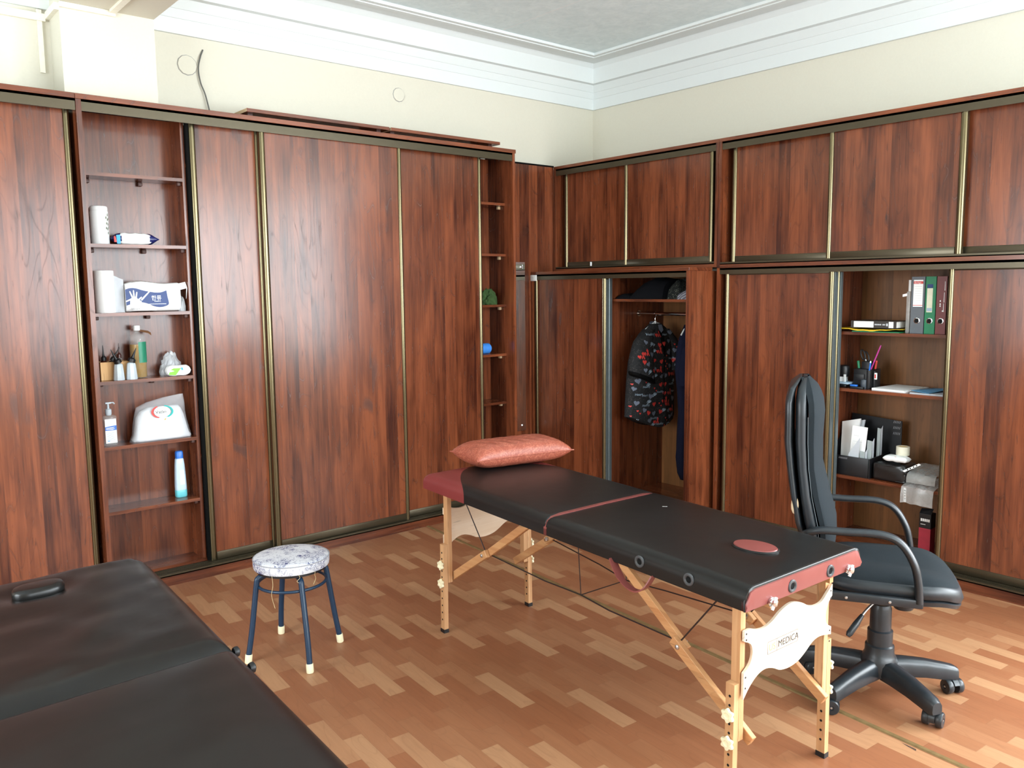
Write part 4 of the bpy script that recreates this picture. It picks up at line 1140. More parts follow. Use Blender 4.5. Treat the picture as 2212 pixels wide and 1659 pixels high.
for x0, y0, x1, y1 in ((585, 1320, 505, 1352), (595, 1310, 560, 1225), (615, 1305, 610, 1212), (640, 1310, 655, 1235), (660, 1345, 715, 1300), (712, 1338, 830, 1225)):
    d = Vector((x1-x0, y1-y0)).normalized()*11; nx, ny = -d.y, d.x
    quad(bm, [gp(x0+nx, y0+ny, .0024), gp(x0-nx, y0-ny, .0024), gp(x1-nx*.7, y1-ny*.7, .0024), gp(x1+d.x*.7, y1+d.y*.7, .0024), gp(x1+nx*.7, y1+ny*.7, .0024)])
text_bm('\ud55c\ub958', .030, gp(850, 1338, .0022), (1, 0, 0), (0, 0, 1), bm)
text_bm('HANRYU', .0085, gp(890, 1364, .0022), (1, 0, 0), (0, 0, 1), bm)
for k in range(24):
    x = 820+k*10; quad(bm, [gp(x, 1395+(k % 3), .0022), gp(x+6, 1395, .0022), gp(x+6, 1388, .0022), gp(x, 1387, .0022)])
obj('print_white', bm, WHITE, t, smooth=0)
obj('print_count', text_bm('200 \u0448\u0442', .016, gp(560, 1465, .0012), (1, 0, 0), (0, 0, 1)), GREYINK, t, smooth=0)
bm = nb(); loft(bm, [[Vector((1.60, gy+.02, 1.690)), Vector((1.60, gy+.024, 1.690)), Vector((1.602, gy-.002, 1.655)), Vector((1.602, gy-.006, 1.655))], [Vector((1.641, gy+.02, 1.700)), Vector((1.641, gy+.024, 1.700)), Vector((1.642, gy-.004, 1.665)), Vector((1.642, gy-.008, 1.665))], [Vector((1.639, gy+.0, 1.66)), Vector((1.639, gy+.004, 1.66)), Vector((1.632, gy-.006, 1.605)), Vector((1.632, gy-.01, 1.605))]])
obj('torn_flap', fixn(bm), WHITE, t, smooth=0)
obj('inner_film', heap((1.618, gy+.03, s3), .017, .028, .085, .3, 3, 5, ridge=True, sub=3), POLYW, t, smooth=30)
# wooden box with dark-nozzled bottles
bx0_, bx1_, by0, by1 = 1.176, 1.326, 4.832, 4.925
t = thing('wooden_box', 'small open pine box holding nozzle bottles on the fourth shelf', 'box', (1.25, 4.88, s4))
obj('front', B(bx0_, bx1_, by0, by0+.006, s4, s4+.098, .001), BOXW, t, smooth=0)
obj('back', B(bx0_, bx1_, by1-.006, by1, s4, s4+.098, .001), BOXW, t, smooth=0)
for h in (bx0_, bx1_-.006): obj('side', B(h, h+.006, by0+.0062, by1-.0062, s4, s4+.098), BOXW, t, smooth=0)
obj('bottom', B(bx0_+.0062, bx1_-.0062, by0+.0062, by1-.0062, s4, s4+.006), BOXW, t, smooth=0)
def nozzle_bottle(c, r, h, body, noz, tip, label, taper=1.0, group='nozzle bottles on the fourth shelf', facets=28):
    c = Vector(c); b = thing('nozzle_bottle', label, 'bottle', c, group)
    obj('body', LT([(r*.96, 0), (r, .003), (r*taper, h*.86), (r*taper*.86, h*.95), (r*taper*.5, h)], c, facets), body, b, smooth=30 if facets < 12 else 40)
    p0 = c+Vector((0, 0, h+.0005)); tp = Vector(tip)
    d = (tp-p0); L_ = d.length
    q = nb(); tube(q, [p0, p0+d*.22, p0+d*.30, p0+d*.42, tp], [r*.68, r*.66, r*.34, r*.24, .0016], 16)
    obj('nozzle', q, noz, b)
    return b
c0 = (1.205, 4.875, s4+.0065)
nozzle_bottle(c0, .0195, .098, AMBER, BLKPL, (1.203, 4.872, s4+.188), 'dark bottle with upright black nozzle at the left in the pine box')
nozzle_bottle((1.248, 4.885, s4+.0065), .017, .095, BLKPL, BLKPL, (1.291, 4.885, s4+.172), 'black bottle with nozzle leaning right in the pine box')
nozzle_bottle((1.288, 4.890, s4+.0065), .017, .108, GLASSY, AMBER, (1.290, 4.890, s4+.195), 'clear bottle with brown dropper at the right in the pine box')
nozzle_bottle((1.2578, 4.800, s4), .030, .092, FROST, BLKPL, (1.222, 4.792, s4+.168), 'frosted white bottle with black nozzle leaning left before the pine box', taper=.78, facets=9)
nozzle_bottle((1.3235, 4.798, s4), .030, .094, FROST, BLKPL, (1.352, 4.792, s4+.170), 'frosted white bottle with black nozzle leaning right before the pine box', taper=.78, facets=9)
# oil bottle
c = Vector((1.381, 4.865, s4))
t = thing('oil_bottle', 'clear bottle of yellow oil with white cap on the fourth shelf', 'bottle', c)
obj('oil', LT([(.038, .003), (.0415, .008), (.0415, .185), (.040, .1865), (.001, .187)], c, 32), OILM, t)
obj('body', LT([(.041, 0), (.0435, .006), (.0435, .215), (.040, .232), (.028, .243), (.0155, .249), (.015, .262)], c, 32), GLASSY, t)
obj('cap', LT([(.018, .2625), (.018, .287), (.016, .290), (.0005, .2905)], c, 24), WHITE, t)
bm = nb(); rows = []
for z in (.085, .11, .15, .20): rows.append([c+Vector((math.cos(a)*.0442, math.sin(a)*.0442, z)) for a in [-1.75+i*.17 for i in range(9)]])
loft(bm, rows, cap=False, closed=False); obj('sticker', bm, plain('green_sticker', L(40, 130, 100), .4), t)
bm = nb(); loft(bm, [[c+Vector((.012, -.022, .258)), c+Vector((.012, -.020, .258)), c+Vector((.010, .012, .268)), c+Vector((.010, .010, .268))], [c+Vector((.055, -.026, .245)), c+Vector((.055, -.024, .245)), c+Vector((.062, .008, .258)), c+Vector((.062, .006, .258))], [c+Vector((.070, -.022, .232)), c+Vector((.070, -.020, .232)), c+Vector((.078, .008, .246)), c+Vector((.078, .006, .246))]])
obj('paper_tag', fixn(bm), plain('kraft_tag', L(150, 104, 70), .7), t, smooth=40)
# crumpled bag and wipes
t = thing('plastic_bag', 'crumpled clear plastic bag at the right end of the fourth shelf', 'plastic bag', (1.56, 4.87, s4))
obj('film', heap((1.560, 4.882, s4), .050, .030, .138, .45, 2.2, 3, ridge=True), POLYW, t, smooth=25)
c = Vector((1.572, 4.803, s4))
t = thing('wipes_packet', 'small white and lime wipes packet in front of the crumpled bag', 'packet', c)
obj('body', pouch(c, .066, .026, .030, seed=3), WHITE, t, smooth=60)
bm = nb(); quad(bm, [c+Vector(p) for p in ((-.058, -.0255, .010), (-.022, -.0268, .006), (.010, -.0262, .044), (-.030, -.0255, .046), (-.052, -.0245, .036))]); obj('print_lime', bm, LIME, t, smooth=0)
flat(t, [c+Vector(p) for p in ((.011, -.0262, .032), (.022, -.0262, .032), (.020, -.0245, .047), (.009, -.0245, .047))], CYAN)
# pump bottle
c = Vector((1.197, 4.806, s5))
t = thing('pump_bottle', 'clear hand-sanitiser pump bottle with white and blue label on the fifth shelf', 'bottle', c)
bm = nb(); box(bm, c.x-.034, c.x+.034, c.y-.020, c.y+.020, c.z, c.z+.168, .012, 3); obj('body', bm, GLASSY, t, smooth=50)
obj('collar', LT([(.012, .168), (.014, .170), (.016, .176), (.016, .200), (.011, .204), (.006, .205), (.0055, .230)], c+Vector((-.004, 0, 0)), 20), FROST, t)
bm = nb(); box(bm, c.x-.018, c.x+.012, c.y-.007, c.y+.007, c.z+.2305, c.z+.240, .003); tube(bm, [c+Vector((.004, 0, .236)), c+Vector((.022, -.004, .236)), c+Vector((.028, -.006, .228))], .004, 8); obj('pump_head', bm, FROST, t)
y = c.y-.0208
flat(t, [(c.x-.030, y, c.z+.018), (c.x+.027, y, c.z+.018), (c.x+.027, y, c.z+.150), (c.x-.030, y, c.z+.150)], WHITE, 'label_paper')
y -= .0006
flat(t, [(c.x-.030, y, c.z+.088), (c.x+.027, y, c.z+.088), (c.x+.027, y, c.z+.114), (c.x-.030, y, c.z+.108)], BLUE)
bm = nb()
for i in range(7): quad(bm, [(c.x-.024, y, c.z+.074-i*.0065), (c.x+.018-(i % 3)*.004, y, c.z+.074-i*.0065), (c.x+.018-(i % 3)*.004, y, c.z+.0755-i*.0065), (c.x-.024, y, c.z+.0755-i*.0065)])
obj('print_lines', bm, LTBLUE, t, smooth=0, kind='stuff')
y -= .0006
bm = nb()
for q in range(2): quad(bm, [(c.x-.026, y, c.z+.094+q*.006), (c.x+.008, y, c.z+.092+q*.009), (c.x+.02, y, c.z+.097+q*.009), (c.x-.026, y, c.z+.097+q*.006)])
obj('print_white', bm, WHITE, t, smooth=0)
flat(t, [(c.x-.022, y, c.z+.029), (c.x-.010, y, c.z+.029), (c.x-.010, y, c.z+.033), (c.x-.022, y, c.z+.033)], CYAN)
# bag of cotton pads
t = thing('cotton_bag', 'clear bag of white cotton pads with red and teal oval label on the fifth shelf', 'bag', (1.47, 4.84, s5))
bm = nb(); rings = []
for z, x0, x1, d in ((.0006, 1.318, 1.634, .050), (.012, 1.312, 1.636, .058), (.03, 1.325, 1.624, .056), (.08, 1.335, 1.610, .052), (.13, 1.345, 1.600, .046), (.165, 1.365, 1.590, .036), (.185, 1.41, 1.575, .022)):
    cx_ = (x0+x1)/2; hx = (x1-x0)/2
    rings.append([Vector((cx_+hx*math.copysign(abs(math.cos(q))**.6, math.cos(q))*(1+.03*mnoise.noise(Vector((math.cos(q)*4, math.sin(q)*4, z*40)))), 4.845+d*math.copysign(abs(math.sin(q))**.7, math.sin(q))*(1+.08*mnoise.noise(Vector((math.cos(q)*5, math.sin(q)*5, z*30)))), s5+z)) for q in [2*PI*i/40 for i in range(40)]])
loft(bm, rings); obj('cotton', fixn(bm), plain('cotton_wool', L(222, 224, 228), .95, spec=.1, nz=.01, bump=.3, bscale=160), t, smooth=60)
bm = nb(); rings = []
for z, x0, x1, d in ((.0006, 1.302, 1.640, .056), (.010, 1.306, 1.641, .064), (.04, 1.318, 1.632, .063), (.10, 1.325, 1.618, .058), (.15, 1.335, 1.612, .048), (.19, 1.345, 1.612, .032), (.215, 1.40, 1.610, .016), (.235, 1.49, 1.607, .008), (.247, 1.58, 1.606, .004)):
    cx_ = (x0+x1)/2; hx = (x1-x0)/2
    rings.append([Vector((cx_+hx*math.copysign(abs(math.cos(q))**.6, math.cos(q)), 4.845+d*math.sin(q)*(1+.16*mnoise.noise(Vector((math.cos(q)*6, math.sin(q)*3, z*45)))), s5+z)) for q in [2*PI*i/40 for i in range(40)]])
loft(bm, rings); film = obj('bag_film', fixn(bm), POLY, t, smooth=25)
ly = 4.7785
def arc(a0, a1, r0x, r0z, r1x, r1z, cx_=1.472, cz_=s5+.160, tilt=.10):
    po = []
    for k in range(15):
        a = a0+(a1-a0)*k/14; po.append((cx_+r0x*math.cos(a), cz_+r0z*math.sin(a)+r0x*math.cos(a)*-tilt*.0))
    for k in range(14, -1, -1):
        a = a0+(a1-a0)*k/14; po.append((cx_+r1x*math.cos(a)+.004*math.cos(a), cz_+r1z*math.sin(a)))
    return [(x, ly+(z-s5-.10)*.30, z) for x, z in po]
flat(t, arc(2.0, 4.3, .060, .036, .044, .031), RED, 'label_arc'); flat(t, arc(-1.1, 1.3, .060, .036, .046, .030), TEAL, 'label_arc')
flat(t, [(x, y+.0005, z) for x, y, z in arc(0, 2*PI-.001, .045, .030, .001, .001)[:15]], WHITE, 'label_oval')
obj('label_text', text_bm('Vatlin', .026, (1.434, ly+.0138, s5+.152), (1, 0, 0), (0, .30, 1)), INK, t, smooth=0)
flat(t, [(1.475, ly+.008, s5+.112), (1.483, ly+.008, s5+.112), (1.490, ly+.010, s5+.122), (1.482, ly+.010, s5+.122)], ORANGE, 'label_mark')
# blue-capped bottle
c = Vector((1.572, 4.868, s6))
t = thing('cleaner_bottle', 'slim white and pale blue bottle with blue cap, alone on the sixth shelf', 'bottle', c)
def rr_ring(hx, hy, z, o=0): return [c+Vector((o+hx*math.copysign(abs(math.cos(q))**.6, math.cos(q)), hy*math.copysign(abs(math.sin(q))**.6, math.sin(q)), z)) for q in [2*PI*i/24 for i in range(24)]]
bm = nb(); loft(bm, [rr_ring(.029, .024, 0), rr_ring(.032, .027, .004), rr_ring(.032, .027, .04), rr_ring(.031, .026, .042)]); obj('lower_body', bm, plain('aqua_plastic', L(110, 205, 215), .3), t, smooth=50)
bm = nb(); loft(bm, [rr_ring(.031, .026, .0425), rr_ring(.0315, .0265, .06), rr_ring(.029, .024, .13), rr_ring(.026, .022, .19), rr_ring(.0225, .0205, .222), rr_ring(.018, .018, .228)]); obj('body', bm, plain('pale_blue_plastic', L(196, 220, 238), .3), t, smooth=50)
bm = nb(); loft(bm, [rr_ring(.021, .021, .2285), rr_ring(.0205, .0205, .262), rr_ring(.017, .017, .270), rr_ring(.002, .002, .271)]); obj('cap', bm, BLUE, t, smooth=50)
flat(t, [c+Vector(p) for p in ((-.010, -.0272, .075), (.018, -.0272, .075), (.015, -.0250, .16), (-.008, -.0250, .16))], WHITE, 'label_paper')
# end bay
t = thing('cloth', 'crumpled dark green cloth on the third shelf of the end bay', 'cloth', (3.862, 4.87, 1.5243))
obj('fabric', heap((3.875, 4.865, 1.5243), .062, .052, .125, .45, 1.9, 8, ridge=True, sub=5), GREENF, t, smooth=50)
t = thing('foam_roll', 'bright blue roll lying on the fourth shelf of the end bay', 'roll', (3.79, 4.85, 1.1593))
obj('body', LT([(.004, 0), (.028, .003), (.038, .014), (.039, .03), (.039, .17), (.034, .185), (.004, .19)], (3.878, 4.85, 1.1593+.0392), 28, (-1, 0, 0)), plain('bright_blue', L(60, 140, 230), .6), t)

# ---------------------------------------------------------------- hanging bay
hz = 1.5583
def drape(y0, y1, x0, x1, prof, mat, seed, nm, par, amp=.010, fr=9):
    """soft folded heap spanning y0..y1; prof(u)->height"""
    bm = nb(); n, m = 44, 22; g = []
    for i in range(n+1):
        u = i/n; row = []
        for j in range(m+1):
            v = j/m; e = (1-abs(2*v-1)**4)**.5
            h = prof(u)*e
            h += amp*e*(mnoise.noise(Vector((u*fr, v*4, seed)))+.5*mnoise.noise(Vector((u*fr*2.3, v*9, seed))))*min(1, prof(u)/.03)
            yy = y0+(y1-y0)*u; xx = x0+(x1-x0)*v
            row.append(bm.verts.new((xx+.012*mnoise.noise(Vector((u*5, v*3, seed+4)))*(1-abs(2*v-1)), yy, hz+max(0.0006, h))))
        g.append(row)
    for i in range(n):
        for j in range(m): bm.faces.new((g[i][j], g[i+1][j], g[i+1][j+1], g[i][j+1]))
    low = [bm.verts.new((v.co.x, v.co.y, hz)) for v in [g[i][0] for i in range(n+1)]+[g[n][j] for j in range(1, m+1)]+[g[i][m] for i in range(n-1, -1, -1)]+[g[0][j] for j in range(m-1, 0, -1)]]
    edge = [g[i][0] for i in range(n+1)]+[g[n][j] for j in range(1, m+1)]+[g[i][m] for i in range(n-1, -1, -1)]+[g[0][j] for j in range(m-1, 0, -1)]
    k = len(edge)
    for q in range(k): bm.faces.new((edge[q], low[q], low[(q+1) % k], edge[(q+1) % k]))
    bm.faces.new(low[::-1]); return obj(nm, fixn(bm), mat, par, smooth=60)
def pj(u):
    if u < .30: return .034+.006*math.sin(u*20)
    if u < .72: return .034+.115*math.sin((u-.30)/.42*PI/2)**.8
    return .149-.02*(u-.72)/.28
t = thing('jacket', 'folded black jacket heaped on the shelf above the clothes rail', 'jacket', (4.70, 3.95, hz))
drape(4.168, 3.735, 4.52, 4.90, pj, BLKF, 2.0, 'fabric', t)
t = thing('folded_shirt', 'black and cream patterned top bundled beside the black jacket', 'shirt', (4.62, 3.73, hz))
drape(3.725, 3.595, 4.56, 4.86, lambda u: .135*(math.sin(PI*min(1, u*1.1+.12)))**.4, PATTF, 5.0, 'fabric', t, .016, 6)
t = thing('folded_shirt', 'grey striped top bundled at the front of the upper shelf', 'shirt', (4.56, 3.56, hz))
drape(3.583, 3.422, 4.49, 4.80, lambda u: .055+.05*u, STRIPED, 8.0, 'fabric', t, .014, 6)

def hanger(c, half_, lb):
    c = Vector(c); t = thing('clothes_hanger', lb, 'hanger', c, 'hangers on the clothes rail')
    obj('hook', TB(spline([c+Vector((0, 0, -.060)), c+Vector((0, 0, -.030)), c+Vector((.010, 0, -.014)), c+Vector((.0158, 0, .0)), c+Vector((.010, 0, .0125)), c+Vector((0, 0, .0158)), c+Vector((-.011, 0, .011)), c+Vector((-.0155, 0, -.002))], 5), .0020, 8), CHROME, t)
    bm = nb(); tube(bm, spline([c+Vector((-half_, 0, -.145)), c+Vector((-half_*.5, 0, -.098)), c+Vector((0, 0, -.066)), c+Vector((half_*.5, 0, -.098)), c+Vector((half_, 0, -.145))], 5), .0055, 8)
    tube(bm, [c+Vector((0, 0, -.055)), c+Vector((0, 0, -.08))], .008, 10)
    obj('shoulder_bar', bm, WHITE, t); return t
hanger((4.79, 4.02, 1.446), .16, 'white hanger carrying the heart-print shirt')
hanger((4.79, 3.712, 1.446), .085, 'white hanger carrying the navy uniform')

def garment(rings, n=48):
    bm = nb(); rr_ = []
    for (cx_, cy_, z, hx, hy, fold) in rings:
        r_ = []
        for i in range(n):
            q = 2*PI*i/n; c_, s_ = math.cos(q), math.sin(q)
            f = 1+fold*math.sin(q*7+z*5)+fold*.6*math.sin(q*13-z*9)
            r_.append(Vector((cx_+hx*math.copysign(abs(c_)**.8, c_), cy_+hy*f*math.copysign(abs(s_)**.8, s_), z)))
        rr_.append(r_)
    loft(bm, rr_); return fixn(bm)
t = thing('scrub_shirt', 'plain navy uniform hanging half hidden behind the wardrobe side', 'clothes', (4.85, 3.712, .25))
# keep it clear of the bar: neckline sits under the shoulder bar
obj('body', garment([(4.845, 3.712, .245, .10, .045, .2), (4.85, 3.712, .30, .135, .055, .2), (4.865, 3.712, .42, .175, .060, .18), (4.87, 3.712, .60, .165, .060, .15), (4.87, 3.712, .74, .160, .058, .12), (4.865, 3.712, .90, .175, .060, .1), (4.86, 3.712, 1.05, .195, .062, .08), (4.85, 3.712, 1.18, .175, .058, .05), (4.83, 3.712, 1.28, .130, .045, .03), (4.80, 3.712, 1.345, .062, .032, 0), (4.79, 3.712, 1.372, .034, .026, 0)]), NAVYF, t, smooth=70)
for sg, x in ((-1, 4.715), (1, 5.0)):
    obj('sleeve', garment([(x+sg*.0, 3.672, .945, .062, .040, .05), (x, 3.677, 1.05, .060, .042, .05), (x-sg*.03, 3.687, 1.20, .055, .040, .03), (x-sg*.09, 3.702, 1.30, .045, .034, 0)], 32), NAVYF, t, smooth=70)
t = thing('printed_shirt', 'black short-sleeved shirt printed with red hearts and ribbons on a hanger', 'shirt', (4.74, 4.02, .58))
bm1 = garment([(4.735, 4.020, .600, .255, .060, .06), (4.735, 4.020, .66, .262, .070, .06), (4.735, 4.020, .80, .255, .074, .05), (4.74, 4.02, .95, .245, .076, .04), (4.75, 4.02, 1.10, .235, .076, .03), (4.77, 4.02, 1.22, .215, .068, .02), (4.785, 4.02, 1.30, .165, .054, 0), (4.79, 4.02, 1.345, .095, .044, 0), (4.79, 4.02, 1.372, .050, .036, 0)], 64)
for v in bm1.verts:
    if v.co.z < .7: v.co.z += .08*(abs(v.co.x-4.80)/.26)**1.5*(.7-v.co.z)/.1
bm2 = garment([(4.560, 3.945, .985, .125, .050, .05), (4.556, 3.95, 1.03, .125, .055, .05), (4.575, 3.965, 1.15, .108, .055, .03), (4.615, 3.985, 1.25, .085, .050, .02), (4.69, 4.00, 1.335, .045, .038, 0)], 36)
for v in bm2.verts: v.co.z -= (v.co.x-4.56)*.42*max(0, (1.2-v.co.z)/.25)
bm3 = garment([(4.985, 3.985, 1.02, .075, .050, .05), (4.98, 3.99, 1.12, .073, .053, .03), (4.95, 4.0, 1.24, .060, .048, .02), (4.88, 4.01, 1.33, .040, .036, 0)], 32)
tmp = nb()
for b in (bm1, bm2, bm3):
    me_ = bpy.data.meshes.new('tmp'); b.to_mesh(me_); tmp.from_mesh(me_); bpy.data.meshes.remove(me_)
bvh = BVHTree.FromBMesh(tmp)
def hit(x, z, off=.0015):
    d = Vector((x, 3.9, z)).normalized()      # look along the room, onto the outside of the cloth
    p, nrm, _, _ = bvh.ray_cast(Vector((x, 3.55, z)), Vector((0, 1, 0)))
    if p is None: return None
    return p - Vector((0, off, 0)) + nrm*(off*.6 if nrm.y < 0 else -off*.6)
sb = obj('body', bm1, SHIRTM, t, smooth=70)
sl_ = obj('sleeve', bm2, SHIRTM, t, smooth=70)
hemb = garment([(4.560, 3.945, .982, .127, .052, .05), (4.5585, 3.9475, 1.006, .127, .0545, .05)], 36)
for v in hemb.verts: v.co.z -= (v.co.x-4.56)*.42*max(0, (1.2-v.co.z)/.25)
obj('sleeve_hem', hemb, BLACK, sl_, smooth=70)
obj('sleeve', bm3, SHIRTM, t, smooth=70)
def decal_poly(bm, pts, off=.0015, tol=.03):
    q = [hit(x, z, off) for x, z in pts]
    if any(p is None for p in q): return
    ys = [p.y for p in q]
    if max(ys)-min(ys) > tol: return
    c_ = sum(q, Vector())/len(q); cv = bm.verts.new(c_); vs = [bm.verts.new(p) for p in q]
    for i in range(len(vs)): bm.faces.new((cv, vs[i], vs[(i+1) % len(vs)]))
def heart(cx_, cz_, s, rot=0):
    o = []
    for k in range(18):
        a = 2*PI*k/18; x = 16*math.sin(a)**3/17; z = (13*math.cos(a)-5*math.cos(2*a)-2*math.cos(3*a)-math.cos(4*a))/17
        o.append((cx_+s*(x*math.cos(rot)-z*math.sin(rot)), cz_+s*(x*math.sin(rot)+z*math.cos(rot))))
    return o
def stroke(pts, w):
    o1, o2 = [], []
    for i, (x, z) in enumerate(pts):
        a = pts[max(i-1, 0)]; b = pts[min(i+1, len(pts)-1)]; d = Vector((b[0]-a[0], b[1]-a[1])); d = d.normalized() if d.length else Vector((1, 0))
        o1.append((x-d.y*w, z+d.x*w)); o2.append((x+d.y*w, z-d.x*w))
    return [o1[i:i+2]+o2[i:i+2][::-1] for i in range(len(pts)-1)]
random.seed(11)
bR, bG, bWh, bBlack = nb(), nb(), nb(), nb()
cells = [(x, z) for z in [1.29-.062*k for k in range(12)] for x in [4.47+.058*k for k in range(10)]]
random.shuffle(cells)
for i, (x, z) in enumerate(cells):
    x += random.uniform(-.016, .016); z += random.uniform(-.018, .018); k = i % 7
    if k in (0,):
        decal_poly(bR, heart(x, z, .021, random.uniform(-.4, .4)))
    elif k == 1:
        for sgm in stroke([(x+.014, z-.022), (x+.002, z+.006), (x-.004, z+.018), (x+.002, z+.026), (x+.007, z+.016), (x+.002, z+.004), (x-.012, z-.018)], .0050): decal_poly(bR, sgm)
        decal_poly(bR, heart(x-.030, z-.004, .017))
    elif k in (2, 3):
        decal_poly(bG, heart(x, z, random.uniform(.018, .027), random.uniform(-.5, .5)))
    elif k == 4:
        for a in (0.3, .8, 1.4, 2.0, 2.6, 3.3):
            for sgm in stroke([(x, z), (x+math.cos(a)*.014, z+math.sin(a)*.016), (x+math.cos(a+.3)*.026, z+math.sin(a+.3)*.022)], .0027): decal_poly(bWh, sgm)
    elif k == 5:
        tx = text_bm(random.choice(('Healthy', 'Heart', 'Healthy')), .025, (x-.025, 0, z), (1, 0, .0), (0.12, 0, 1))
        bad = False
        for v in tx.verts:
            p = hit(v.co.x, v.co.z, .002)
            if p is None: bad = True; break
            v.co = p
        if not bad and max(v.co.y for v in tx.verts)-min(v.co.y for v in tx.verts) < .04:
            me_ = bpy.data.meshes.new('tmp'); tx.to_mesh(me_); bWh.from_mesh(me_); bpy.data.meshes.remove(me_)
        tx.free()
    else:
        decal_poly(bR, heart(x, z, .009)); decal_poly(bR, heart(x+.02, z-.02, .008))
obj('print_red', bR, RED, t, smooth=0, kind='stuff'); obj('print_grey_hearts', bG, BLUEGREY, t, smooth=0, kind='stuff')
obj('print_white', bWh, LTBLUE, t, smooth=0, kind='stuff')
for sg in (1,):
    for a, b in (((4.775, 1.34), (4.81, 1.16)), ):
        decal_poly(bBlack, [(4.765, 1.335), (4.815, 1.335), (4.822, 1.20), (4.815, 1.13), (4.80, 1.13), (4.785, 1.20)], .003, .2)
        for z in (.95, .78): decal_poly(bBlack, [(4.796, z+.17), (4.806, z+.17), (4.806, z), (4.796, z)], .003, .2)
obj('neck_opening', bBlack, BLACK, t, smooth=0)
bm = nb(); loft(bm, [[Vector((4.79+math.cos(q)*.047, 4.02+math.sin(q)*.036, z+.012*math.sin(q))) for q in [2*PI*i/24 for i in range(24)]] for z in (1.352, 1.376)], cap=False)
decal_poly(bm, [(4.77, 1.365), (4.812, 1.365), (4.818, 1.325), (4.79, 1.305), (4.768, 1.33)], .004, .2)
obj('collar', bm, BLUEGREY, t, smooth=50)
tmp.free()

# ---------------------------------------------------------------- office shelf things
o1, o2, o3 = 1.3683, 1.0273, .4953
def binder(y0, y1, mat, side, lb, x0=4.758, lab=True):
    t = thing('ring_binder', lb, 'binder', (x0+.14, (y0+y1)/2, o1), 'ring binders on the office shelf')
    obj('spine', B(x0, x0+.003, y0, y1, o1, o1+.318, .0006), mat, t, smooth=0)
    for y in (y0, y1-.002): obj('cover', B(x0+.0032, x0+.285, y, y+.002, o1, o1+.318), side, t, smooth=0)
    obj('pages', B(x0+.02, x0+.26, y0+.006, y1-.012, o1+.008, o1+.30), PAPER, t, smooth=0)
    yc = (y0+y1)/2; rg = obj('finger_ring', LT([(.0165, 0), (.0165, .0016), (.013, .0022), (.013, 0)], (x0, yc, o1+.072), 24, (-1, 0, 0)), CHROME, t)
    obj('finger_hole', LT([(.0128, .0008), (.0002, .0009)], (x0, yc, o1+.072), 20, (-1, 0, 0)), SLOT, rg)
    return t
xs = 4.757
t = binder(2.062, 2.136, GREYB, DKGREYB, 'grey ring binder with large white spine label')
flat(t, [(xs, 2.124, o1+.150), (xs, 2.072, o1+.150), (xs, 2.072, o1+.300), (xs, 2.124, o1+.300)], WHITE, 'spine_label')
flat(t, [(xs-.0006, 2.124, o1+.278), (xs-.0006, 2.072, o1+.278), (xs-.0006, 2.072, o1+.292), (xs-.0006, 2.124, o1+.292)], RED, 'label_band')
obj('label_text', text_bm('Berlingo', .0115, (xs-.0012, 2.121, o1+.281), (0, -1, 0), (0, 0, 1), shear=.2), WHITE, t, smooth=0)
flat(t, [(xs-.0006, 2.124, o1+.157), (xs-.0006, 2.072, o1+.157), (xs-.0006, 2.072, o1+.160), (xs-.0006, 2.124, o1+.160)], RED, 'label_band')
bm = nb()
for i in range(7): quad(bm, [(xs-.0006, 2.118, o1+.185+i*.013), (xs-.0006, 2.078, o1+.185+i*.013), (xs-.0006, 2.078, o1+.1858+i*.013), (xs-.0006, 2.118, o1+.1858+i*.013)])
obj('label_rules', bm, GREYINK, t, smooth=0, kind='stuff')
t = binder(2.002, 2.058, GREEN, GREEN, 'green ring binder between the grey and maroon ones')
flat(t, [(xs, 2.049, o1+.120), (xs, 2.018, o1+.120), (xs, 2.018, o1+.253), (xs, 2.049, o1+.253)], plain('cream_label', L(224, 224, 200), .7), 'spine_label')
flat(t, [(xs, 2.049, o1+.255), (xs, 2.018, o1+.255), (xs, 2.018, o1+.275), (xs, 2.049, o1+.275)], NAVY, 'label_band')
flat(t, [(xs-.0006, 2.047, o1+.126), (xs-.0006, 2.020, o1+.126), (xs-.0006, 2.020, o1+.144), (xs-.0006, 2.047, o1+.144)], LTBLUE, 'label_band')
t = binder(1.944, 1.998, MAROONB, MAROONB, 'maroon ring binder with torn label traces, next to the door')
bm = nb()
for y, z, h in ((1.953, .24, .05), (1.955, .175, .055), (1.957, .13, .04)): quad(bm, [(xs, y+.003, o1+z), (xs, y, o1+z), (xs, y+.0005, o1+z+h), (xs, y+.0025, o1+z+h)])
quad(bm, [(xs, 1.966, o1+.125), (xs, 1.956, o1+.123), (xs, 1.956, o1+.131), (xs, 1.965, o1+.131)])
for z in (.18, .163, .152): quad(bm, [(xs, 1.980, o1+z), (xs, 1.974, o1+z-.002), (xs, 1.973, o1+z+.006), (xs, 1.978, o1+z+.008)])
obj('label_remains', bm, WHITE, t, smooth=0)
t = thing('document_sleeve', 'clear document sleeve with white tab standing left of the grey binder', 'sleeve', (4.86, 2.155, o1))
obj('sleeve', B(4.762, 4.98, 2.142, 2.164, o1, o1+.235, .003), SLEEVE, t)
obj('papers', B(4.775, 4.97, 2.146, 2.160, o1+.236, o1+.300), PAPER, t, smooth=0)
flat(t, [(4.760, 2.185, o1+.205), (4.760, 2.160, o1+.210), (4.760, 2.160, o1+.225), (4.760, 2.185, o1+.219)], WHITE, 'index_tab')
t = thing('document_folder', 'creased yellow plastic folder under the black book', 'folder', (4.83, 2.37, o1))
bm = nb(); n = 20; rings = []
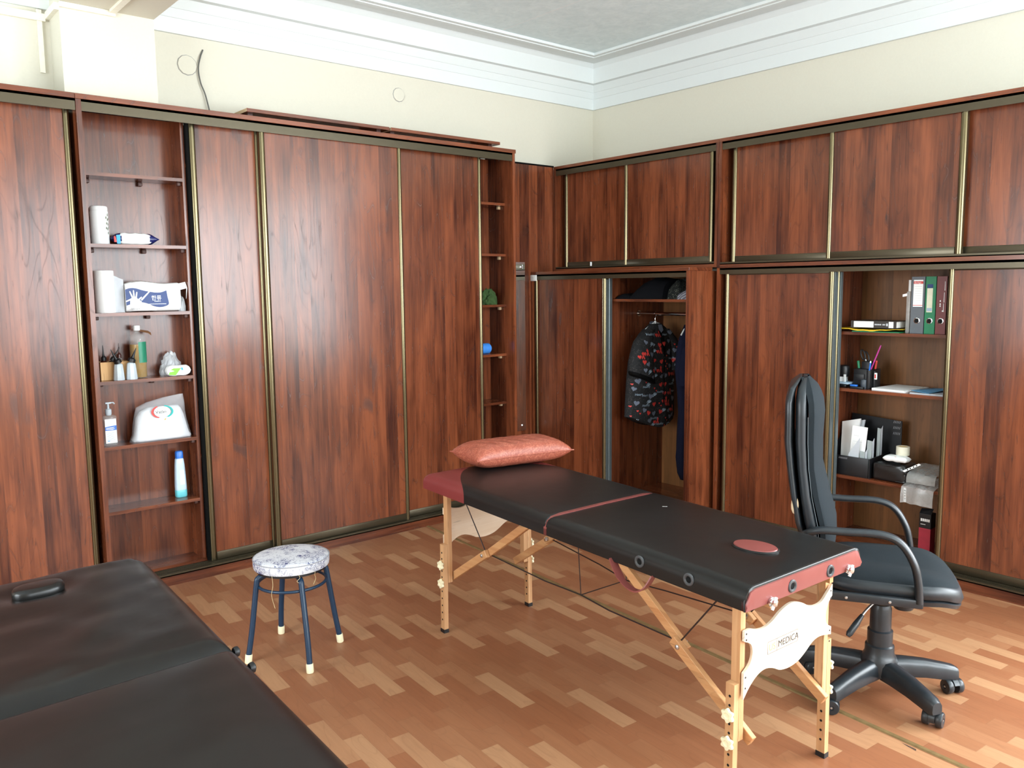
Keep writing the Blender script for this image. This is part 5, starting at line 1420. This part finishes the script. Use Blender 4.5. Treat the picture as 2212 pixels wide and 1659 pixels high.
for i in range(n+1):
    y = 2.178+(2.56-2.178)*i/n; w = .002*math.sin(i*1.3)+.012*abs(math.cos(PI*i/n))**2
    rings.append([Vector((4.722, y, o1+.006+w)), Vector((4.95, y, o1+.006+w*.3)), Vector((4.95, y, o1+.018)), Vector((4.722, y, o1+.0135+w*.6))])
loft(bm, rings); obj('cover', fixn(bm), YELLOW, t, smooth=30)
t = thing('document_folder', 'flat green folder at the bottom of the small pile', 'folder', (4.85, 2.33, o1))
obj('cover', B(4.724, 4.94, 2.18, 2.46, o1, o1+.005), GREEN, t, smooth=0)
t = thing('book', 'thick black book with white blocks on its spine, on the yellow folder', 'book', (4.84, 2.34, o1+.0245))
bz = o1+.0245
obj('pages', B(4.735, 4.90, 2.205, 2.465, bz+.003, bz+.038), PAPER, t, smooth=0)
bm = nb(); box(bm, 4.729, 4.905, 2.20, 2.47, bz, bz+.0025); box(bm, 4.729, 4.905, 2.20, 2.47, bz+.0385, bz+.041); box(bm, 4.729, 4.7325, 2.20, 2.47, bz+.0025, bz+.0385)
obj('cover', bm, plain('dark_book_cloth', L(52, 46, 42), .5), t, smooth=0)
xs2 = 4.7282; bm = nb()
for a, b in ((2.452, 2.332), (2.243, 2.216)): quad(bm, [(xs2, a, bz+.003), (xs2, b, bz+.003), (xs2, b, bz+.038), (xs2, a, bz+.038)])
obj('spine_blocks', bm, WHITE, t, smooth=0)
bm = nb()
for k in range(11): 
    if k not in (7,): quad(bm, [(xs2, 2.326-k*.0058, bz+.017), (xs2, 2.3215-k*.0058, bz+.017), (xs2, 2.3215-k*.0058, bz+.0245), (xs2, 2.326-k*.0058, bz+.0245)])
quad(bm, [(xs2, 2.258, bz+.013), (xs2, 2.248, bz+.013), (xs2, 2.248, bz+.028), (xs2, 2.258, bz+.028)])
obj('spine_lettering', bm, PAPER2, t, smooth=0, kind='stuff')
# second shelf
c = Vector((4.80, 2.545, o2))
t = thing('stamp_pad', 'blue and white oval stamp pad under the black stamp', 'stamp pad', c)
obj('base', (lambda b: (box(b, c.x-.045, c.x+.045, c.y-.045, c.y+.035, o2, o2+.018, .006), b)[1])(nb()), BLKPL, t)
obj('lid', (lambda b: (box(b, c.x-.048, c.x+.048, c.y-.060, c.y+.038, o2+.0185, o2+.030, .005), b)[1])(nb()), LTBLUE, t)
c = Vector((4.815, 2.548, o2+.0305))
t = thing('rubber_stamp', 'black self-inking stamp with rounded top standing on the pad', 'stamp', c)
obj('cap', LT([(.031, .030), (.033, .036), (.033, .082), (.029, .094), (.018, .100), (.0005, .101)], c, 28), BLKPL, t)
bm = nb(); box(bm, c.x-.030, c.x+.030, c.y-.012, c.y+.012, c.z, c.z+.030, .002)
for k in (-.022, .022): box(bm, c.x-.034, c.x-.026, c.y+k-.006, c.y+k+.006, c.z, c.z+.045 if k < 0 else c.z+.028)
obj('window_frame', bm, WHITE, t, smooth=0)
c = Vector((4.84, 2.41, o2))
t = thing('pen_organizer', 'black desktop pen organizer with scissors and pens on the second office shelf', 'pen holder', c)
bm = nb()
for (x0, x1, y0, y1, h) in ((4.79, 4.90, 2.36, 2.475, .115), (4.825, 4.90, 2.385, 2.445, .158), (4.80, 4.86, 2.345, 2.3595, .108)):
    box(bm, x0, x1, y0, y1, o2, o2+h, .004)
obj('body', bm, BLKPL, t)
obj('drawer', B(4.783, 4.7895, 2.405, 2.470, o2+.045, o2+.085, .002), BLKPL, t)
obj('tape_drum', LT([(.016, 0), (.018, .004), (.018, .052), (.016, .055)], (4.772, 2.398, o2), 20), DKGREYB, t)
obj('front_tube', LT([(.012, 0), (.013, .003), (.013, .112), (.0105, .112), (.0105, .09)], (4.777, 2.372, o2), 18), BLKPL, t)
def penlike(name, lb, cat, p, q, r, mat, tipm, grp='pens and tools in the organizer'):
    p = Vector(p); q = Vector(q); t = thing(name, lb, cat, p, grp)
    d = q-p
    obj('barrel', TB([p, p+d*.86], r, 10), mat, t); obj('cap', TB([p+d*.861, q], [r*1.15, r*.8], 10), tipm, t)
t = thing('scissors', 'scissors with black looped handles standing in the pen organizer', 'scissors', (4.855, 2.435, o2+.1585))
for k, (a, b) in enumerate((((4.855, 2.452, o2+.195), .2), ((4.858, 2.430, o2+.185), .2))):
    a = Vector(a); obj('handle_loop', TB([a+Vector((0, .011*math.cos(q)+.016*math.sin(q)*.55, .030*math.sin(q)-.002*math.cos(q))) for q in [2*PI*j/20 for j in range(20)]], .0048, 8, closed=True), BLKPL, t)
obj('blades', TB([(4.857, 2.432, o2+.1590), (4.857, 2.436, o2+.168)], .006, 8), STEEL, t)
penlike('marker', 'green marker at the left of the pen organizer', 'marker', (4.83, 2.462, o2+.1155), (4.83, 2.468, o2+.160), .0075, GREEN, GREEN)
penlike('pen', 'pink feathered pen leaning right out of the organizer', 'pen', (4.80, 2.372, o2+.1165), (4.80, 2.318, o2+.262), .004, PINK, PINK)
penlike('pen', 'blue and white pen in the front tube of the organizer', 'pen', (4.777, 2.372, o2+.0905), (4.772, 2.362, o2+.168), .0045, BLUE, WHITE)
penlike('pencil', 'red pencil behind the pink pen in the organizer', 'pencil', (4.855, 2.373, o2+.1155), (4.855, 2.366, o2+.165), .006, RED, RED)
t = thing('eraser', 'white eraser with red sleeve hooked on the organizer side', 'eraser', (4.79, 2.338, o2+.06))
bm = nb(); box(bm, 4.785, 4.798, 2.330, 2.3445, o2+.058, o2+.098, .003); obj('block', bm, WHITE, t)
flat(t, [(4.7845, 2.3410, o2+.066), (4.7845, 2.3325, o2+.066), (4.7845, 2.3325, o2+.09), (4.7845, 2.3410, o2+.09)], RED, 'sleeve_print')
t = thing('stapler', 'small blue and black stapler lying before the organizer', 'stapler', (4.745, 2.42, o2))
bm = nb(); box(bm, 4.735, 4.757, 2.385, 2.465, o2, o2+.012, .002); obj('base', bm, BLKPL, t)
bm = nb(); box(bm, 4.737, 4.755, 2.425, 2.468, o2+.0125, o2+.024, .004); obj('top_arm', bm, BLUE, t)
def sheet(nm, lb, cat, y0, y1, x0, x1, z, h, mat, rot, grp=None, curl=0.0):
    c = Vector(((x0+x1)/2, (y0+y1)/2, z)); t = thing(nm, lb, cat, c, grp); q = Matrix.Rotation(rot, 3, 'Z')
    bm = nb(); n = 10; rings = []
    for i in range(n+1):
        y = y0+(y1-y0)*i/n; cz = curl*(abs(2*i/n-1))**2
        rings.append([c+q @ (Vector((x, y, zz))-c) for x, zz in ((x0, z+cz), (x1, z+cz), (x1, z+h+cz), (x0, z+h+cz))])
    loft(bm, rings); obj('sheets', fixn(bm), mat, t, smooth=30); return t
sheet('paper_stack', 'loose stack of white papers on the second office shelf', 'papers', 2.13, 2.33, 4.745, 5.02, o2, .012, PAPER, R(-4))
sheet('paper_stack', 'grey-blue folder lying beside the white papers near the door', 'papers', 1.905, 2.115, 4.74, 4.99, o2, .006, PAPER2, R(2))
t = thing('notebook', 'blue spiral notebook lying open on the white papers', 'notebook', (4.83, 2.06, o2+.0065))
bm = nb(); loft(bm, [[Vector(p) for p in ((4.76, 2.115, o2+.0150), (4.94, 2.06, o2+.0150), (4.94, 2.06, o2+.0175), (4.76, 2.115, o2+.0175))], [Vector(p) for p in ((4.75, 2.01, o2+.0066), (4.92, 1.96, o2+.024), (4.92, 1.96, o2+.0265), (4.75, 2.01, o2+.0091))]]); obj('cover', fixn(bm), plain('sky_blue_cover', L(90, 150, 190), .5), t, smooth=0)
bm = nb()
for k in range(20):
    p = Vector((4.76+.18*k/19, 2.115-.055*k/19, o2+.0165)); tube(bm, [p+Vector((0, .004*math.cos(q), .004*math.sin(q))) for q in [2*PI*j/8 for j in range(8)]], .0008, 5, closed=True)
obj('spiral', bm, STEEL, t, kind='stuff')
# third shelf: tray with papers
t = thing('document_tray', 'black upright document tray stuffed with papers on the third office shelf', 'tray', (4.85, 2.45, o3))
bm = nb(); box(bm, 4.735, 4.742, 2.335, 2.575, o3, o3+.118, .002); obj('front_wall', bm, BLKPL, t)
bm = nb(); loft(bm, [[Vector((4.99, 2.26, o3)), Vector((4.99, 2.575, o3)), Vector((4.99, 2.575, o3+.345)), Vector((4.99, 2.26, o3+.325))], [Vector((4.996, 2.26, o3)), Vector((4.996, 2.575, o3)), Vector((4.996, 2.575, o3+.345)), Vector((4.996, 2.26, o3+.325))]]); obj('back_wall', fixn(bm), BLKPL, t, smooth=0)
for y in (2.325, 2.577):
    bm = nb(); loft(bm, [[Vector((4.736, y, o3)), Vector((4.99, y, o3)), Vector((4.99, y, o3+(.13 if y < 2.4 else .30))), Vector((4.736, y, o3+.118))], [Vector((4.736, y+.006, o3)), Vector((4.99, y+.006, o3)), Vector((4.99, y+.006, o3+(.13 if y < 2.4 else .30))), Vector((4.736, y+.006, o3+.118))]])
    obj('side_wall', fixn(bm), BLKPL, t, smooth=0)
obj('bottom', B(4.7425, 4.9895, 2.3315, 2.5765, o3, o3+.004), BLKPL, t, smooth=0)
bm = nb()
for k in range(5):
    for j in range(3): quad(bm, [(4.9892, 2.312-k*.009, o3+.24+j*.035), (4.9892, 2.309-k*.009, o3+.24+j*.035), (4.9892, 2.305-k*.009, o3+.255+j*.035), (4.9892, 2.308-k*.009, o3+.255+j*.035)])
for k in range(8): quad(bm, [(4.7345, 2.52-k*.007, o3+.098), (4.7345, 2.5175-k*.007, o3+.098), (4.7345, 2.514-k*.007, o3+.108), (4.7345, 2.5165-k*.007, o3+.108)])
obj('slots', bm, GREYINK, t, smooth=0, kind='stuff')
def leaf(lb, pts, th, mat, rules=False, cat='booklet', nm='booklet'):
    P = [Vector(p) for p in pts]; nrm = (P[1]-P[0]).cross(P[3]-P[0]).normalized()
    t = thing(nm, lb, cat, (P[0]+P[1])/2, 'papers in the document tray'); bm = nb(); loft(bm, [P, [p-nrm*th for p in P]]); obj('pages', fixn(bm), mat, t, smooth=0)
    if rules:
        bm = nb()
        for k in range(5):
            a = P[3]*(.8-k*.12)+P[0]*(.2+k*.12); b = P[2]*(.8-k*.12)+P[1]*(.2+k*.12); u_ = (P[3]-P[0]).normalized()*.0008
            p0 = a+(b-a)*.15+nrm*.0008; p1 = a+(b-a)*(.75 if k % 2 else .5)+nrm*.0008
            quad(bm, [p0, p1, p1+u_, p0+u_])
        obj('printed_lines', bm, GREYINK, t, smooth=0, kind='stuff')
leaf('thick white booklet leaning left in the document tray', [(4.80, 2.545, o3+.0045), (4.80, 2.475, o3+.0045), (4.86, 2.455, o3+.335), (4.86, 2.571, o3+.305)], .012, PAPER)
leaf('second white booklet behind the leaning one in the tray', [(4.835, 2.55, o3+.0045), (4.835, 2.47, o3+.0045), (4.895, 2.445, o3+.325), (4.895, 2.572, o3+.296)], .012, PAPER2)
leaf('white printed form standing upright in the document tray', [(4.765, 2.475, o3+.0045), (4.765, 2.385, o3+.0045), (4.80, 2.378, o3+.295), (4.80, 2.472, o3+.300)], .005, PAPER, True)
leaf('bent white sheet with its corner folded across the form', [(4.748, 2.475, o3+.0045), (4.748, 2.408, o3+.0045), (4.762, 2.404, o3+.235), (4.758, 2.470, o3+.13)], .0015, PAPER2)
for lb, y, x, z, w, h in (('grey card holder lowest at the right in the document tray', 2.375, 4.752, o3+.0045, .050, .150), ('grey card holder in the middle of the document tray', 2.352, 4.79, o3+.0045, .050, .215), ('grey card holder highest at the back of the document tray', 2.335, 4.86, o3+.0045, .032, .285)):
    t = thing('card_holder', lb, 'card holder', (x, y, z), 'grey card holders in the document tray')
    bm = nb(); loft(bm, [[Vector(p) for p in ((x, y+w*.5, z), (x, y-w*.1, z), (x+.004, y-w*.1, z), (x+.004, y+w*.5, z))], [Vector(p) for p in ((x+.01, y+w*.5, z+h), (x+.01, y-w*.1, z+h-.004), (x+.014, y-w*.1, z+h-.004), (x+.014, y+w*.5, z+h))]]); obj('front', fixn(bm), CARDG, t, smooth=0)
    bm = nb(); loft(bm, [[Vector(p) for p in ((x+.0145, y-w*.10, z), (x+.03, y-w*.1, z), (x+.03, y-w*.14, z), (x+.0145, y-w*.14, z))], [Vector(p) for p in ((x+.0145, y-w*.10, z+h-.006), (x+.034, y-w*.1, z+h+.012), (x+.034, y-w*.14, z+h+.012), (x+.0145, y-w*.14, z+h-.006))]]); obj('side', fixn(bm), PAPER2, t, smooth=0)
t = thing('black_bag', 'black plastic-wrapped parcel right of the document tray', 'parcel', (4.81, 2.205, o3))
bm = nb(); box(bm, 4.74, 4.90, 2.115, 2.312, o3, o3+.105, .018, 3)
bmesh.ops.subdivide_edges(bm, edges=bm.edges[:], cuts=3, use_grid_fill=True)
for v in bm.verts:
    if v.co.z > o3+.01: v.co += Vector((1, 1, .7))*.010*mnoise.noise(v.co*34)
obj('wrapping', fixn(bm), BLKBAG, t, smooth=30)
c = Vector((4.80, 2.19, o3+.118))
t = thing('wipes_packet', 'small white packet with red mark lying on the black parcel', 'packet', c)
bm = pouch((0, 0, 0), .070, .036, .018, seed=6)
for v in bm.verts: v.co = Vector((v.co.y+c.x-.010, -v.co.x+c.y, v.co.z+c.z))
obj('body', bm, WHITE, t, smooth=60)
flat(t, [(c.x-.0445, c.y+.004, c.z+.022), (c.x-.0445, c.y-.006, c.z+.022), (c.x-.036, c.y-.008, c.z+.0335), (c.x-.036, c.y+.002, c.z+.0335)], RED)
c = Vector((4.835, 2.178, o3+.1545))
t = thing('tape_roll', 'roll of cream masking tape on the white packet', 'tape', c)
obj('tape', LT([(.026, 0), (.037, 0), (.0372, .002), (.0372, .048), (.037, .050), (.026, .050), (.026, 0)], c, 36), TAPEM, t)
obj('core', LT([(.0235, .001), (.0258, .001), (.0258, .049), (.0235, .049), (.0235, .001)], c, 30), plain('card_core', L(190, 160, 110), .8), t)
def film_sheet(lb, y0, y1, zt, xf_, drop, seed, strip):
    t = thing('punched_sleeve', lb, 'plastic sleeve', (4.78, (y0+y1)/2, o3), 'clear punched sleeves on the third office shelf')
    bm = nb(); n, m = 16, 14; g = []
    for i in range(n+1):
        row = []
        for j in range(m+1):
            u, v = i/n, j/m; y = y1+(y0-y1)*u
            l = v*.27
            flatl = .17
            if l < flatl: x = xf_+.012+(flatl-l); z = zt+.030*(flatl-l)/flatl
            else:
                q = (l-flatl)/(.10); x = xf_-.012*min(1, q*2); z = zt-.004-drop*q
            nz_ = mnoise.noise(Vector((u*3, v*4, seed)))*.010
            row.append(bm.verts.new((x+nz_*.5-.004, y, z+abs(nz_))))
        g.append(row)
    for i in range(n):
        for j in range(m): bm.faces.new((g[i][j], g[i+1][j], g[i+1][j+1], g[i][j+1]))
    obj('film', bm, SLEEVE, t, smooth=50)
    a, b, w = [Vector(p) for p in strip]
    sp = nb(); nn = 12; s_, = [b-a]
    quad(sp, [a, a+w, b+w, b]); st_ = obj('punched_strip', sp, WHITE, t, smooth=0)
    hb = nb(); nrm = w.cross(s_).normalized()
    if nrm.x > 0: nrm = -nrm
    for k in (.25, .42, .62, .80): lathe(hb, [(.0042, .0004), (.0002, .0006)], a+w*.5+s_*k, 10, nrm)
    obj('punch_holes', hb, SLOT, st_, kind='stuff')
film_sheet('upper clear punched sleeve with its strip lying across the black parcel', 1.945, 2.105, o3+.075, 4.745, .05, 2, ((4.728, 2.128, o3+.083), (4.735, 2.040, o3+.138), (0, -.012, -.006)))
film_sheet('lower clear punched sleeve hanging over the third shelf edge', 1.935, 2.115, o3+.006, 4.700, .095, 5, ((4.6975, 2.100, o3-.088), (4.6975, 2.102, o3-.005), (0, -.014, 0)))
# bottom of the bay
c = Vector((4.80, 2.005, .0923))
t = thing('carton', 'tall black and red printed carton at the bottom of the office bay', 'carton', c)
obj('lower_box', B(c.x-.033, c.x+.033, c.y-.033, c.y+.033, c.z, c.z+.165, .002), plain('crimson_print', L(170, 44, 62), .5, nz=.12, nscale=25), t, smooth=0)
obj('upper_box', B(c.x-.033, c.x+.033, c.y-.033, c.y+.033, c.z+.1652, c.z+.250, .002), BLKPL, t, smooth=0)
bm = nb(); loft(bm, [[c+Vector(p) for p in ((-.033, -.033, .2502), (-.033, .033, .2502), (-.031, .033, .2512), (-.031, -.033, .2512))], [c+Vector(p) for p in ((-.006, -.034, .279), (-.006, .033, .272), (-.004, .033, .273), (-.004, -.034, .280))]]); obj('open_flap', fixn(bm), BLKPL, t, smooth=0)
bm = nb()
for k in range(5):
    y = c.y+.024-k*.0105
    quad(bm, [(c.x-.0338, y, c.z+.205), (c.x-.0338, y-.0085, c.z+.205), (c.x-.0338, y-.0085, c.z+.221), (c.x-.0338, y, c.z+.221)])
quad(bm, [(c.x-.0338, c.y+.024, c.z+.186), (c.x-.0338, c.y-.004, c.z+.186), (c.x-.0338, c.y-.004, c.z+.189), (c.x-.0338, c.y+.024, c.z+.189)])
obj('lettering', bm, PAPER, t, smooth=0, kind='stuff')
